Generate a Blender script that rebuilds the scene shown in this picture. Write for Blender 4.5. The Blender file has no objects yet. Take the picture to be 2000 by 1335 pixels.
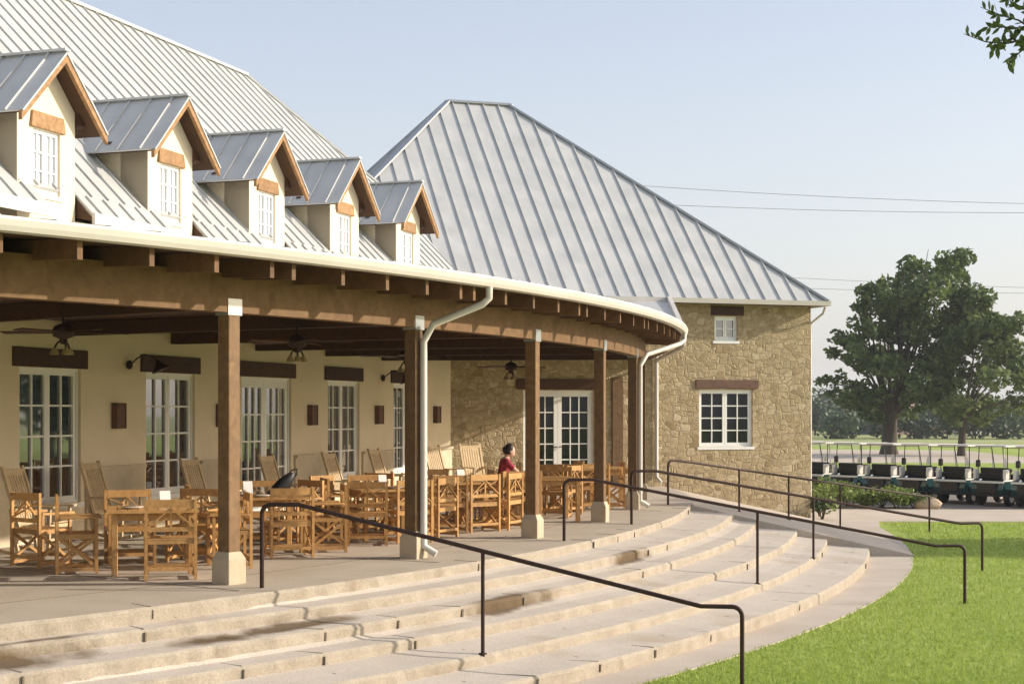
import bpy, math, random
from mathutils import Vector, Matrix
random.seed(7)
R = math.radians
sc = bpy.context.scene
col = sc.collection
V = Vector
Z = V((0, 0, 1))

# ------------------------------------------------------------------ materials
def mat(name, color, rough=0.6, metal=0.0, var=None, scale=4.0, bump=0.0, bscale=30.0, spec=0.5, detail=4.0, stretch=None, coat=0.0):
    """procedural material: base colour, optional second colour mixed by noise, optional bump"""
    m = bpy.data.materials.new(name); m.use_nodes = True
    n = m.node_tree.nodes; l = m.node_tree.links
    b = n['Principled BSDF']
    b.inputs['Base Color'].default_value = (*color, 1)
    b.inputs['Roughness'].default_value = rough
    b.inputs['Metallic'].default_value = metal
    b.inputs['Specular IOR Level'].default_value = spec
    b.inputs['Coat Weight'].default_value = coat
    tc = n.new('ShaderNodeTexCoord')
    src = tc.outputs['Object']
    if stretch:
        mp = n.new('ShaderNodeMapping'); mp.inputs['Scale'].default_value = stretch
        l.new(src, mp.inputs['Vector']); src = mp.outputs['Vector']
    if var:
        t = n.new('ShaderNodeTexNoise'); t.inputs['Scale'].default_value = scale; t.inputs['Detail'].default_value = detail
        l.new(src, t.inputs['Vector'])
        r = n.new('ShaderNodeValToRGB')
        r.color_ramp.elements[0].position = .32; r.color_ramp.elements[1].position = .68
        r.color_ramp.elements[0].color = (*color, 1); r.color_ramp.elements[1].color = (*var, 1)
        l.new(t.outputs['Fac'], r.inputs['Fac']); l.new(r.outputs['Color'], b.inputs['Base Color'])
    if bump:
        t2 = n.new('ShaderNodeTexNoise'); t2.inputs['Scale'].default_value = bscale; t2.inputs['Detail'].default_value = 6
        l.new(src, t2.inputs['Vector'])
        bp = n.new('ShaderNodeBump'); bp.inputs['Strength'].default_value = bump; bp.inputs['Distance'].default_value = .02
        l.new(t2.outputs['Fac'], bp.inputs['Height']); l.new(bp.outputs['Normal'], b.inputs['Normal'])
    return m

def stone_mat(name, cols, scale, stretch, mortar, rough=.9, rot=0):
    m = bpy.data.materials.new(name); m.use_nodes = True
    n = m.node_tree.nodes; l = m.node_tree.links; b = n['Principled BSDF']
    b.inputs['Roughness'].default_value = rough; b.inputs['Specular IOR Level'].default_value = .2
    tc = n.new('ShaderNodeTexCoord'); mp = n.new('ShaderNodeMapping'); mp.inputs['Scale'].default_value = stretch
    mp.inputs['Rotation'].default_value = (0, 0, rot)
    l.new(tc.outputs['Object'], mp.inputs['Vector'])
    wn = n.new('ShaderNodeTexNoise'); wn.inputs['Scale'].default_value = 3.0
    l.new(mp.outputs['Vector'], wn.inputs['Vector'])
    mx = n.new('ShaderNodeMixRGB'); mx.inputs['Fac'].default_value = .10
    l.new(mp.outputs['Vector'], mx.inputs['Color1']); l.new(wn.outputs['Color'], mx.inputs['Color2'])
    v = n.new('ShaderNodeTexVoronoi'); v.distance = 'CHEBYCHEV'; v.inputs['Scale'].default_value = scale; v.inputs['Randomness'].default_value = .9
    v2 = n.new('ShaderNodeTexVoronoi'); v2.distance = 'CHEBYCHEV'; v2.feature = 'F2'; v2.inputs['Scale'].default_value = scale; v2.inputs['Randomness'].default_value = .9
    sb = n.new('ShaderNodeMath'); sb.operation = 'SUBTRACT'; l.new(v2.outputs['Distance'], sb.inputs[0]); l.new(v.outputs['Distance'], sb.inputs[1])
    l.new(mx.outputs['Color'], v.inputs['Vector']); l.new(mx.outputs['Color'], v2.inputs['Vector'])
    sp = n.new('ShaderNodeSeparateColor'); l.new(v.outputs['Color'], sp.inputs['Color'])
    r = n.new('ShaderNodeValToRGB'); r.color_ramp.interpolation = 'LINEAR'
    els = r.color_ramp.elements
    els[0].position = 0; els[0].color = (*cols[0], 1); els[1].position = 1; els[1].color = (*cols[-1], 1)
    for i, c in enumerate(cols[1:-1]):
        e = els.new((i + 1) / (len(cols) - 1)); e.color = (*c, 1)
    l.new(sp.outputs['Red'], r.inputs['Fac'])
    big = n.new('ShaderNodeTexNoise'); big.inputs['Scale'].default_value = 11; big.inputs['Detail'].default_value = 9; big.inputs['Roughness'].default_value = .65
    l.new(tc.outputs['Object'], big.inputs['Vector'])
    mul = n.new('ShaderNodeMixRGB'); mul.blend_type = 'OVERLAY'; mul.inputs['Fac'].default_value = .7
    l.new(r.outputs['Color'], mul.inputs['Color1']); l.new(big.outputs['Fac'], mul.inputs['Color2'])
    mr = n.new('ShaderNodeMapRange'); mr.inputs['From Min'].default_value = .02; mr.inputs['From Max'].default_value = .12
    l.new(sb.outputs[0], mr.inputs['Value'])
    mm = n.new('ShaderNodeMixRGB'); mm.inputs['Color1'].default_value = (*mortar, 1)
    l.new(mr.outputs['Result'], mm.inputs['Fac']); l.new(mul.outputs['Color'], mm.inputs['Color2'])
    l.new(mm.outputs['Color'], b.inputs['Base Color'])
    ad = n.new('ShaderNodeMath'); ad.operation = 'MULTIPLY_ADD'; ad.inputs[1].default_value = .35
    l.new(big.outputs['Fac'], ad.inputs[0]); l.new(mr.outputs['Result'], ad.inputs[2])
    bp = n.new('ShaderNodeBump'); bp.inputs['Strength'].default_value = .6; bp.inputs['Distance'].default_value = .03
    l.new(ad.outputs[0], bp.inputs['Height']); l.new(bp.outputs['Normal'], b.inputs['Normal'])
    return m

def leaf_mat(name, c0, c1, trans=.25):
    m = bpy.data.materials.new(name); m.use_nodes = True
    n = m.node_tree.nodes; l = m.node_tree.links; b = n['Principled BSDF']
    b.inputs['Roughness'].default_value = .55; b.inputs['Specular IOR Level'].default_value = .3
    g = n.new('ShaderNodeNewGeometry'); r = n.new('ShaderNodeValToRGB')
    r.color_ramp.elements[0].color = (*c0, 1); r.color_ramp.elements[1].color = (*c1, 1)
    l.new(g.outputs['Random Per Island'], r.inputs['Fac']); l.new(r.outputs['Color'], b.inputs['Base Color'])
    t = n.new('ShaderNodeBsdfTranslucent'); l.new(r.outputs['Color'], t.inputs['Color'])
    mx = n.new('ShaderNodeMixShader'); mx.inputs['Fac'].default_value = trans
    l.new(b.outputs[0], mx.inputs[1]); l.new(t.outputs[0], mx.inputs[2])
    l.new(mx.outputs[0], n['Material Output'].inputs['Surface'])
    return m

def concrete_mat(name, c0, c1, stain, sc_=1.0, spots=()):
    """concrete with mottling, small dirt and large irregular stains"""
    m = bpy.data.materials.new(name); m.use_nodes = True
    n = m.node_tree.nodes; l = m.node_tree.links; b = n['Principled BSDF']
    b.inputs['Roughness'].default_value = .85; b.inputs['Specular IOR Level'].default_value = .25
    tc = n.new('ShaderNodeTexCoord')
    def noise(s, d=6, dist=0):
        t = n.new('ShaderNodeTexNoise'); t.inputs['Scale'].default_value = s; t.inputs['Detail'].default_value = d
        t.inputs['Distortion'].default_value = dist
        l.new(tc.outputs['Object'], t.inputs['Vector']); return t
    a = noise(1.3 * sc_, 8); r = n.new('ShaderNodeValToRGB')
    r.color_ramp.elements[0].position = .3; r.color_ramp.elements[1].position = .7
    r.color_ramp.elements[0].color = (*c0, 1); r.color_ramp.elements[1].color = (*c1, 1)
    l.new(a.outputs['Fac'], r.inputs['Fac'])
    s = noise(.55 * sc_, 5, .6); sr = n.new('ShaderNodeValToRGB')
    sr.color_ramp.elements[0].position = .60; sr.color_ramp.elements[0].color = (0, 0, 0, 1)
    sr.color_ramp.elements[1].position = .76; sr.color_ramp.elements[1].color = (.6, .6, .6, 1)
    l.new(s.outputs['Fac'], sr.inputs['Fac'])
    mx = n.new('ShaderNodeMixRGB'); mx.inputs['Color2'].default_value = (*stain, 1)
    l.new(sr.outputs['Color'], mx.inputs['Fac']); l.new(r.outputs['Color'], mx.inputs['Color1'])
    for (x_, y_, z_, ang, lx, ly) in spots:       # elongated dark brown patches with noisy edges
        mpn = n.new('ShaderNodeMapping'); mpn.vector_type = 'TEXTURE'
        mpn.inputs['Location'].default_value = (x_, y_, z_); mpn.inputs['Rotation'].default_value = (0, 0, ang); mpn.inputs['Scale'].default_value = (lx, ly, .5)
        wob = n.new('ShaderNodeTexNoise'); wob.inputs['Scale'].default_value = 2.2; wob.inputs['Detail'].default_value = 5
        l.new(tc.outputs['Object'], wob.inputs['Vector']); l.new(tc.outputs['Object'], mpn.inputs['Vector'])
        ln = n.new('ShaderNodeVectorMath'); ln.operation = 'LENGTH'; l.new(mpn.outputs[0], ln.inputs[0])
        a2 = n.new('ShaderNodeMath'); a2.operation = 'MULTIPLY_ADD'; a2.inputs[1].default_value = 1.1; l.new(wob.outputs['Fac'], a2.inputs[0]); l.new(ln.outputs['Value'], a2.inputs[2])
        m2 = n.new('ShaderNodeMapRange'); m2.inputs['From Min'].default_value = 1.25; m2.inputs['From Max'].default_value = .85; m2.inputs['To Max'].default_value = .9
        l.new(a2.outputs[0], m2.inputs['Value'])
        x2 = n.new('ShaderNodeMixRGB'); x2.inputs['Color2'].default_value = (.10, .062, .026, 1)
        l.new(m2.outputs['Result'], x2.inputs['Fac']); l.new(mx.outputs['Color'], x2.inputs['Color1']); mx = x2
    f = noise(45, 4); fm = n.new('ShaderNodeMixRGB'); fm.blend_type = 'OVERLAY'; fm.inputs['Fac'].default_value = .35
    l.new(mx.outputs['Color'], fm.inputs['Color1']); l.new(f.outputs['Fac'], fm.inputs['Color2'])
    l.new(fm.outputs['Color'], b.inputs['Base Color'])
    bp = n.new('ShaderNodeBump'); bp.inputs['Strength'].default_value = .25; bp.inputs['Distance'].default_value = .01
    l.new(f.outputs['Fac'], bp.inputs['Height']); l.new(bp.outputs['Normal'], b.inputs['Normal'])
    return m

def wood_mat(name, c0, c1, rough=.6, bands=16):
    m = bpy.data.materials.new(name); m.use_nodes = True
    n = m.node_tree.nodes; l = m.node_tree.links; b = n['Principled BSDF']
    b.inputs['Roughness'].default_value = rough; b.inputs['Specular IOR Level'].default_value = .3
    tc = n.new('ShaderNodeTexCoord')
    t = n.new('ShaderNodeTexNoise'); t.inputs['Scale'].default_value = bands; t.inputs['Detail'].default_value = 5; t.inputs['Distortion'].default_value = .8
    oi = n.new('ShaderNodeObjectInfo'); ad = n.new('ShaderNodeVectorMath'); ad.operation = 'ADD'
    l.new(tc.outputs['Object'], ad.inputs[0]); l.new(oi.outputs['Random'], ad.inputs[1])
    l.new(ad.outputs[0], t.inputs['Vector'])
    r = n.new('ShaderNodeValToRGB'); r.color_ramp.elements[0].position = .3; r.color_ramp.elements[1].position = .7
    r.color_ramp.elements[0].color = (*c0, 1); r.color_ramp.elements[1].color = (*c1, 1)
    l.new(t.outputs['Fac'], r.inputs['Fac'])
    hs = n.new('ShaderNodeHueSaturation'); mr = n.new('ShaderNodeMapRange')
    mr.inputs['To Min'].default_value = .78; mr.inputs['To Max'].default_value = 1.18
    l.new(oi.outputs['Random'], mr.inputs['Value']); l.new(mr.outputs['Result'], hs.inputs['Value'])
    l.new(r.outputs['Color'], hs.inputs['Color']); l.new(hs.outputs['Color'], b.inputs['Base Color'])
    return m

def grass_mat(name, stops, big=.25):
    m = bpy.data.materials.new(name); m.use_nodes = True
    n = m.node_tree.nodes; l = m.node_tree.links; b = n['Principled BSDF']
    b.inputs['Roughness'].default_value = .8; b.inputs['Specular IOR Level'].default_value = .15
    tc = n.new('ShaderNodeTexCoord')
    t = n.new('ShaderNodeTexNoise'); t.inputs['Scale'].default_value = big; t.inputs['Detail'].default_value = 10; t.inputs['Roughness'].default_value = .72
    l.new(tc.outputs['Object'], t.inputs['Vector'])
    r = n.new('ShaderNodeValToRGB'); e = r.color_ramp.elements
    e[0].position = .34; e[0].color = (*stops[0], 1); e[1].position = .66; e[1].color = (*stops[2], 1)
    x = e.new(.5); x.color = (*stops[1], 1)
    l.new(t.outputs['Fac'], r.inputs['Fac'])
    f = n.new('ShaderNodeTexNoise'); f.inputs['Scale'].default_value = 14; f.inputs['Detail'].default_value = 8; f.inputs['Roughness'].default_value = .7
    l.new(tc.outputs['Object'], f.inputs['Vector'])
    mx = n.new('ShaderNodeMixRGB'); mx.blend_type = 'OVERLAY'; mx.inputs['Fac'].default_value = .55
    l.new(r.outputs['Color'], mx.inputs['Color1']); l.new(f.outputs['Fac'], mx.inputs['Color2'])
    l.new(mx.outputs['Color'], b.inputs['Base Color'])
    bp = n.new('ShaderNodeBump'); bp.inputs['Strength'].default_value = .8; bp.inputs['Distance'].default_value = .04
    l.new(f.outputs['Fac'], bp.inputs['Height']); l.new(bp.outputs['Normal'], b.inputs['Normal'])
    return m

M = {}
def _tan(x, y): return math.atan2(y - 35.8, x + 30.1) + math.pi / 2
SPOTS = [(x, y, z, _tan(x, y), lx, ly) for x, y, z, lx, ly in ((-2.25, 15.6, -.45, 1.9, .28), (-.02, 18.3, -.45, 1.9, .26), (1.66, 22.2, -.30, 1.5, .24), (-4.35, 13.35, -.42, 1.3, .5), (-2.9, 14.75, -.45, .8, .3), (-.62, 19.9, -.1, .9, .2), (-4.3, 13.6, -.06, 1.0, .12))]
M['stucco'] = mat('stucco', (.77, .67, .505), .9, var=(.71, .61, .445), scale=1.2, bump=.25, bscale=60, spec=.15)
M['stone'] = stone_mat('limestone_rubble', [(.285, .215, .118), (.40, .315, .19), (.44, .35, .22), (.36, .28, .165), (.51, .42, .28)], 5.0, (1.0, 1.0, 1.35), (.38, .30, .185), rot=-R(17.6))
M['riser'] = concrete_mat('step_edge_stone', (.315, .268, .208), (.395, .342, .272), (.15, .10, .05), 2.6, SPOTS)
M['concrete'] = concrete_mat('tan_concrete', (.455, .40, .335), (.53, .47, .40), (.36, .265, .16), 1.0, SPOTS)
M['floor'] = concrete_mat('terrace_concrete', (.41, .345, .265), (.48, .41, .325), (.40, .31, .20))
M['path'] = concrete_mat('path_concrete', (.46, .39, .315), (.53, .46, .38), (.46, .36, .26))
M['asphalt'] = mat('asphalt', (.16, .135, .115), .9, var=(.21, .18, .15), scale=3, bump=.3, bscale=80)
M['beam'] = wood_mat('stained_beam', (.15, .078, .028), (.225, .125, .05), .65, 7)
M['column'] = wood_mat('stained_post', (.125, .070, .030), (.20, .115, .052), .6, 9)
M['rafter'] = wood_mat('stained_rafter', (.12, .062, .026), (.17, .09, .04), .65, 7)
M['darkwood'] = wood_mat('dark_stained_wood', (.055, .024, .011), (.08, .035, .016), .6, 8)
M['soffit'] = wood_mat('soffit_boards', (.065, .032, .013), (.09, .045, .019), .7, 5)
M['cedar'] = wood_mat('cedar', (.25, .135, .058), (.41, .245, .115), .65, 12)
M['teak'] = wood_mat('teak', (.39, .20, .068), (.55, .325, .125), .5, 14)
M['weathered'] = wood_mat('weathered_wood', (.50, .37, .21), (.62, .48, .30), .65, 12)
M['roof'] = mat('galvanised_roof', (.44, .447, .44), .5, metal=.15, var=(.53, .53, .515), scale=1.8, bump=.16, bscale=1.6, stretch=(1, 1, .45))
M['trim'] = mat('cream_trim', (.60, .575, .53), .5, var=(.55, .52, .47), scale=1.5)
M['white'] = mat('white_paint', (.82, .82, .79), .4)
M['glass'] = mat('window_glass', (.012, .014, .016), .03, spec=.9)
M['glass'].node_tree.nodes['Principled BSDF'].inputs['IOR'].default_value = 2.3
M['dark_glass'] = mat('dark_window_glass', (.010, .012, .018), .04, spec=.4)
M['sky_pane'] = mat('sky_tinted_glass', (.50, .54, .60), .08, spec=.8)  # dormer panes: bright sky reflection painted into the pale bluish base colour
M['iron'] = mat('dark_bronze_iron', (.040, .019, .013), .6, metal=.1, spec=.3)
M['bracket'] = mat('galvanised_bracket', (.36, .38, .38), .35, metal=.6)
M['plinth'] = mat('cast_stone', (.50, .42, .30), .85, var=(.44, .36, .25), scale=6, bump=.3)
M['rust'] = mat('rust_brown_metal', (.105, .052, .032), .7, var=(.15, .075, .045), scale=9)
M['lamp'] = mat('amber_glass', (.30, .22, .10), .4)
M['bark'] = mat('bark', (.055, .042, .030), .95, var=(.09, .07, .05), scale=12, bump=.8, bscale=14, stretch=(1, 1, .3))
M['oak'] = leaf_mat('oak_leaves', (.046, .082, .022), (.165, .215, .062), .35)
M['oak_bright'] = leaf_mat('young_oak_leaves', (.075, .115, .034), (.185, .225, .075), .32)
M['far_leaf'] = leaf_mat('distant_foliage', (.05, .085, .045), (.11, .15, .075), .2)
M['far_leaf_dark'] = leaf_mat('distant_dark_foliage', (.035, .06, .04), (.075, .105, .065), .2)
M['shrub'] = leaf_mat('shrub_leaves', (.12, .18, .04), (.28, .34, .10), .35)
M['shrub_dark'] = leaf_mat('dark_shrub_leaves', (.025, .05, .015), (.06, .09, .03), .25)
M['lawn'] = grass_mat('lawn_grass', [(.265, .345, .065), (.31, .385, .078), (.355, .415, .095)])
M['field'] = grass_mat('dry_field_grass', [(.27, .32, .12), (.34, .36, .15), (.40, .39, .18)], .06)
M['blade'] = leaf_mat('grass_blades', (.275, .38, .062), (.375, .45, .10), .4)
M['teal'] = mat('dark_teal_paint', (.008, .045, .048), .25, coat=.5, var=(.012, .06, .062), scale=3)
M['black'] = mat('black_vinyl', (.012, .011, .012), .5)
M['cartwhite'] = mat('cart_white_plastic', (.72, .70, .64), .4)
M['cartroof'] = mat('cart_canopy', (.46, .43, .37), .5)
M['tyre'] = mat('tyre_rubber', (.015, .015, .015), .85)
M['rim'] = mat('wheel_steel', (.55, .55, .53), .4, metal=.5)
M['skin'] = mat('skin', (.60, .37, .27), .55)
M['hair'] = mat('dark_hair', (.022, .014, .012), .5)
M['red'] = mat('red_cloth', (.30, .025, .045), .8, var=(.36, .035, .06), scale=20)
M['denim'] = mat('dark_trousers', (.03, .035, .055), .85)
M['porcelain'] = mat('white_porcelain', (.80, .78, .74), .25)
M['slate'] = mat('distant_roof', (.13, .13, .155), .8)
M['brick'] = mat('distant_brick', (.36, .25, .20), .9, var=(.42, .31, .25), scale=2)
M['wire'] = mat('wire', (.33, .34, .36), .6)
M['base_stone'] = mat('dressed_limestone', (.60, .51, .37), .9, var=(.52, .44, .31), scale=5, bump=.5, bscale=20)
M['rock'] = mat('boulder', (.38, .29, .20), .9, var=(.48, .38, .27), scale=5, bump=.6, bscale=8)

# ------------------------------------------------------------------ mesh builder
class MB:
    def __init__(s): s.v = []; s.f = []; s.sm = []
    def face(s, pts, smooth=False):
        b = len(s.v); s.v += [V(p) for p in pts]; s.f.append(tuple(range(b, b + len(pts)))); s.sm.append(smooth)
    def grid(s, rows, smooth=False, close=False):
        b = len(s.v); w = len(rows[0])
        for r in rows: s.v += [V(p) for p in r]
        for i in range(len(rows) - 1):
            for j in range(w if close else w - 1):
                k = (j + 1) % w
                s.f.append((b + i * w + j, b + i * w + k, b + (i + 1) * w + k, b + (i + 1) * w + j)); s.sm.append(smooth)
    def box8(s, p):
        b = len(s.v); s.v += [V(q) for q in p]
        for q in ((0, 3, 2, 1), (4, 5, 6, 7), (0, 1, 5, 4), (1, 2, 6, 5), (2, 3, 7, 6), (3, 0, 4, 7)):
            s.f.append(tuple(b + i for i in q)); s.sm.append(False)
    def obox(s, c, ax, ay, az):
        c = V(c); ax = V(ax); ay = V(ay); az = V(az)
        s.box8([c - ax - ay - az, c + ax - ay - az, c + ax + ay - az, c - ax + ay - az, c - ax - ay + az, c + ax - ay + az, c + ax + ay + az, c - ax + ay + az])
    def box(s, x0, x1, y0, y1, z0, z1):
        s.box8([(x0, y0, z0), (x1, y0, z0), (x1, y1, z0), (x0, y1, z0), (x0, y0, z1), (x1, y0, z1), (x1, y1, z1), (x0, y1, z1)])
    def cbox(s, x0, x1, y0, y1, z0, z1, c=.03):
        """box with chamfered vertical and top edges"""
        def ring(z, i):
            a, b2, p, q = x0 + i, x1 - i, y0 + i, y1 - i
            k = c
            return [(a + k, p, z), (b2 - k, p, z), (b2, p + k, z), (b2, q - k, z), (b2 - k, q, z), (a + k, q, z), (a, q - k, z), (a, p + k, z)]
        rows = [ring(z0, 0), ring(z1 - c, 0), ring(z1, c * .7)]
        s.grid(rows, close=True); s.face(list(reversed(rows[0]))); s.face(rows[-1])
    def bar(s, p0, p1, w, h, up=Z):
        p0 = V(p0); p1 = V(p1); d = (p1 - p0); L = d.length
        if L < 1e-6: return
        d /= L; u = V(up)
        if abs(d.dot(u)) > .98: u = V((0, 1, 0)) if abs(d.y) < .9 else V((1, 0, 0))
        x = d.cross(u).normalized(); y = x.cross(d).normalized()
        s.obox((p0 + p1) / 2, d * L / 2, x * w / 2, y * h / 2)
    def tube(s, pts, r, n=8, smooth=True, caps=True):
        pts = [V(p) for p in pts]; rr = r if isinstance(r, (list, tuple)) else [r] * len(pts)
        rows = []; x = None
        for i, p in enumerate(pts):
            d = (pts[min(i + 1, len(pts) - 1)] - pts[max(i - 1, 0)]).normalized()
            if x is None:
                u = Z if abs(d.z) < .9 else V((1, 0, 0)); x = d.cross(u).normalized()
            else:
                x = (x - d * x.dot(d)).normalized()
            y = d.cross(x)
            rows.append([p + (x * math.cos(a) + y * math.sin(a)) * rr[i] for a in [2 * math.pi * k / n for k in range(n)]])
        s.grid(rows, smooth, True)
        if caps: s.face(list(reversed(rows[0]))); s.face(rows[-1])
    def lathe(s, c, prof, n=16, axis=Z):
        c = V(c); a = V(axis).normalized(); u = V((1, 0, 0)) if abs(a.x) < .9 else V((0, 1, 0)); x = a.cross(u).normalized(); y = a.cross(x)
        rows = [[c + a * h + (x * math.cos(t) + y * math.sin(t)) * r for t in [2 * math.pi * k / n for k in range(n)]] for r, h in prof]
        s.grid(rows, True, True)
        s.face(list(reversed(rows[0]))); s.face(rows[-1])
    def prism(s, poly, ext):
        poly = [V(p) for p in poly]; ext = V(ext); top = [p + ext for p in poly]; n = len(poly)
        s.face(list(reversed(poly))); s.face(top)
        for i in range(n):
            j = (i + 1) % n; s.face([poly[i], poly[j], top[j], top[i]])
    def ball(s, c, rx, ry, rz, n=14, m=8):
        c = V(c)
        rows = [[c + V((rx * math.sin(p) * math.cos(t), ry * math.sin(p) * math.sin(t), rz * math.cos(p))) for t in [2 * math.pi * k / n for k in range(n)]] for p in [math.pi * (i + .02) / (m + .04) for i in range(m + 1)]]
        s.grid(rows, True, True)
    def leafcloud(s, c, rad, count, size, shell=.55, flat=1.0):
        c = V(c)
        for _ in range(count):
            while True:
                d = V((random.uniform(-1, 1), random.uniform(-1, 1), random.uniform(-1, 1)))
                if .05 < d.length <= 1: break
            d = d.normalized() * (shell + (1 - shell) * random.random() ** .7) if random.random() < .75 else d
            p = c + V((d.x * rad[0], d.y * rad[1], d.z * rad[2]))
            s.leaf(p, size * random.uniform(.6, 1.3))
    def leaf(s, p, z):
        a = V((random.gauss(0, 1), random.gauss(0, 1), random.gauss(0, .7))).normalized()
        b = a.cross(V((random.gauss(0, 1), random.gauss(0, 1), random.gauss(0, 1)))).normalized()
        s.face([p - a * z * .6, p + b * z * .34, p + a * z * .6, p - b * z * .34])
    def build(s, name, m, parent=None, off=None, loc=None, bevel=0):
        me = bpy.data.meshes.new(name); o_ = V(off) if off is not None else V((0, 0, 0))
        me.from_pydata([tuple(p - o_) for p in s.v], [], s.f)
        me.polygons.foreach_set('use_smooth', s.sm)
        me.materials.append(M[m] if isinstance(m, str) else m)
        ob = bpy.data.objects.new(name, me); col.objects.link(ob)
        if parent: ob.parent = parent
        if loc is not None: ob.location = loc
        if bevel:
            bm = ob.modifiers.new('bevel', 'BEVEL'); bm.width = bevel; bm.segments = 2; bm.limit_method = 'ANGLE'
        return ob

def thing(name, label, cat, loc=(0, 0, 0), rz=0, group=None):
    o = bpy.data.objects.new(name, None); o.empty_display_size = .2; col.objects.link(o)
    o.location = loc; o.rotation_euler = (0, 0, rz); o['label'] = label; o['category'] = cat
    if group: o['group'] = group
    return o
def tag(o, label, cat, group=None):
    o['label'] = label; o['category'] = cat
    if group: o['group'] = group
    return o
def struct(o): o['kind'] = 'structure'; return o
def dup(root, loc, rz, label, group=None):
    r = root.copy(); col.objects.link(r); r.location = loc; r.rotation_euler = (0, 0, rz); r['label'] = label
    if group: r['group'] = group
    for ch in list(root.children):
        c = ch.copy(); col.objects.link(c); c.parent = r
        for g in list(ch.children):
            d = g.copy(); col.objects.link(d); d.parent = c
    return r

# ------------------------------------------------------------------ camera, light, sky
EYE = 1.87
cam = bpy.data.cameras.new('camera'); co = bpy.data.objects.new('camera', cam); col.objects.link(co)
co.location = (0, 0, EYE); co.rotation_euler = (R(90), 0, 0)
cam.lens = 54; cam.sensor_width = 36; cam.shift_y = .0688; cam.clip_end = 5000
sc.camera = co
SUN_EL = 22.5
sl = bpy.data.lights.new('sun', 'SUN'); sl.energy = 2.75; sl.angle = R(.9); sl.color = (1, .90, .77)
so = bpy.data.objects.new('sun', sl); col.objects.link(so)
sdir = V((math.cos(R(SUN_EL)), .06, math.sin(R(SUN_EL))))
so.rotation_euler = sdir.to_track_quat('Z', 'Y').to_euler(); so.location = (60, 0, 40)
w = bpy.data.worlds.new('World'); sc.world = w; w.use_nodes = True
wn = w.node_tree.nodes; bg = wn['Background']
sky = wn.new('ShaderNodeTexSky'); sky.sky_type = 'NISHITA'; sky.sun_disc = False
sky.sun_elevation = R(SUN_EL); sky.sun_rotation = R(86)
sky.air_density = 1.0; sky.dust_density = 4.0; sky.ozone_density = 1.0; sky.altitude = 100
hz = wn.new('ShaderNodeMixRGB'); hz.inputs['Fac'].default_value = .6; hz.inputs['Color2'].default_value = (2.1, 2.25, 2.65, 1)   # thin even overcast haze
wtc = wn.new('ShaderNodeTexCoord'); wsx = wn.new('ShaderNodeSeparateXYZ'); wcr = wn.new('ShaderNodeValToRGB')   # haze thickens towards the horizon
w.node_tree.links.new(wtc.outputs['Generated'], wsx.inputs[0]); w.node_tree.links.new(wsx.outputs['Z'], wcr.inputs['Fac'])
ce_ = wcr.color_ramp.elements; ce_[0].position = 0; ce_[0].color = (3.35, 3.3, 3.3, 1); ce_[1].position = .30; ce_[1].color = (2.1, 2.25, 2.65, 1)
e_ = ce_.new(.14); e_.color = (2.75, 2.8, 2.95, 1)
w.node_tree.links.new(wcr.outputs['Color'], hz.inputs['Color2'])
w.node_tree.links.new(sky.outputs[0], hz.inputs['Color1']); w.node_tree.links.new(hz.outputs[0], bg.inputs['Color']); bg.inputs['Strength'].default_value = .142
sc.view_settings.view_transform = 'Standard'; sc.view_settings.look = 'None'; sc.view_settings.gamma = 1
sc.view_settings.exposure = 1.0

# ------------------------------------------------------------------ frames of reference
B0 = V((-6.98, 21.6, 0)); D = V((.3304, .9438, 0)); N = V((.9438, -.3304, 0))     # main wall: along, outwards
W0 = V((-1.44, 37.3, 0)); E = V((.9532, .3023, 0)); Q = V((-.3023, .9532, 0))      # wing wall: along, inwards
C0 = V((-30.1, 35.8, 0))                                                            # centre of the terrace arcs
def mp(t, o, z): return B0 + D * t + N * o + Z * z
def wp(s_, q, z): return W0 + E * s_ + Q * q + Z * z
def pol(r, deg, z): return C0 + V((math.cos(R(deg)), math.sin(R(deg)), 0)) * r + Z * z

STEP = [(.0036, 34.08), (.0237, 35.09), (.0238, 35.55), (.0400, 36.49), (.0393, 37.07), (.0456, 37.94)]
H = .165
def rs(k, t):
    if k < 6: return STEP[k][0] * t + STEP[k][1]
    return .00033 * t * t + .0692 * t + 38.95
LAWN = -6 * H
def ground(x, y):
    v = V((x, y, 0)) - C0; t = math.degrees(math.atan2(v.y, v.x)); r = v.length
    if t > TEND:
        if r < 34.05: return 0
        if r < 38.6: return (r - 34.05) / (38.6 - 34.05) * LAWN
        return LAWN
    for k in range(6):
        if r < rs(k, t): return -k * H
    return LAWN
TEND = -8.0

# ------------------------------------------------------------------ ground
g = MB(); g.face([(-900, -200, LAWN), (900, -200, LAWN), (900, 1500, LAWN), (-900, 1500, LAWN)])
struct(g.build('lawn', 'lawn'))
g = MB(); g.face([(-400, 128, LAWN + .006), (500, 128, LAWN + .006), (500, 520, LAWN + .006), (-400, 520, LAWN + .006)])
struct(g.build('field', 'field'))
g = MB(); g.prism([(7.4, 45.6, LAWN - .05), (46, 44.5, LAWN - .05), (46, 66, LAWN - .05), (7.4, 66, LAWN - .05)], (0, 0, .056))
struct(g.build('car_park', 'asphalt'))
g = MB(); g.prism([(8.86, 35.6, LAWN - .05), (9.15, 38.2, LAWN - .05), (9.6, 40.2, LAWN - .05), (46, 40.0, LAWN - .05), (46, 44.4, LAWN - .05), (7.5, 45.4, LAWN - .05), (7.0, 36, LAWN - .05)], (0, 0, .062))
struct(g.build('path', 'path'))
g = MB(); g.prism([(17.5, 88, LAWN - .05), (32, 86, LAWN - .05), (34, 116, LAWN - .05), (20, 120, LAWN - .05)], (0, 0, .058))
struct(g.build('cart_path', 'path'))

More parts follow.
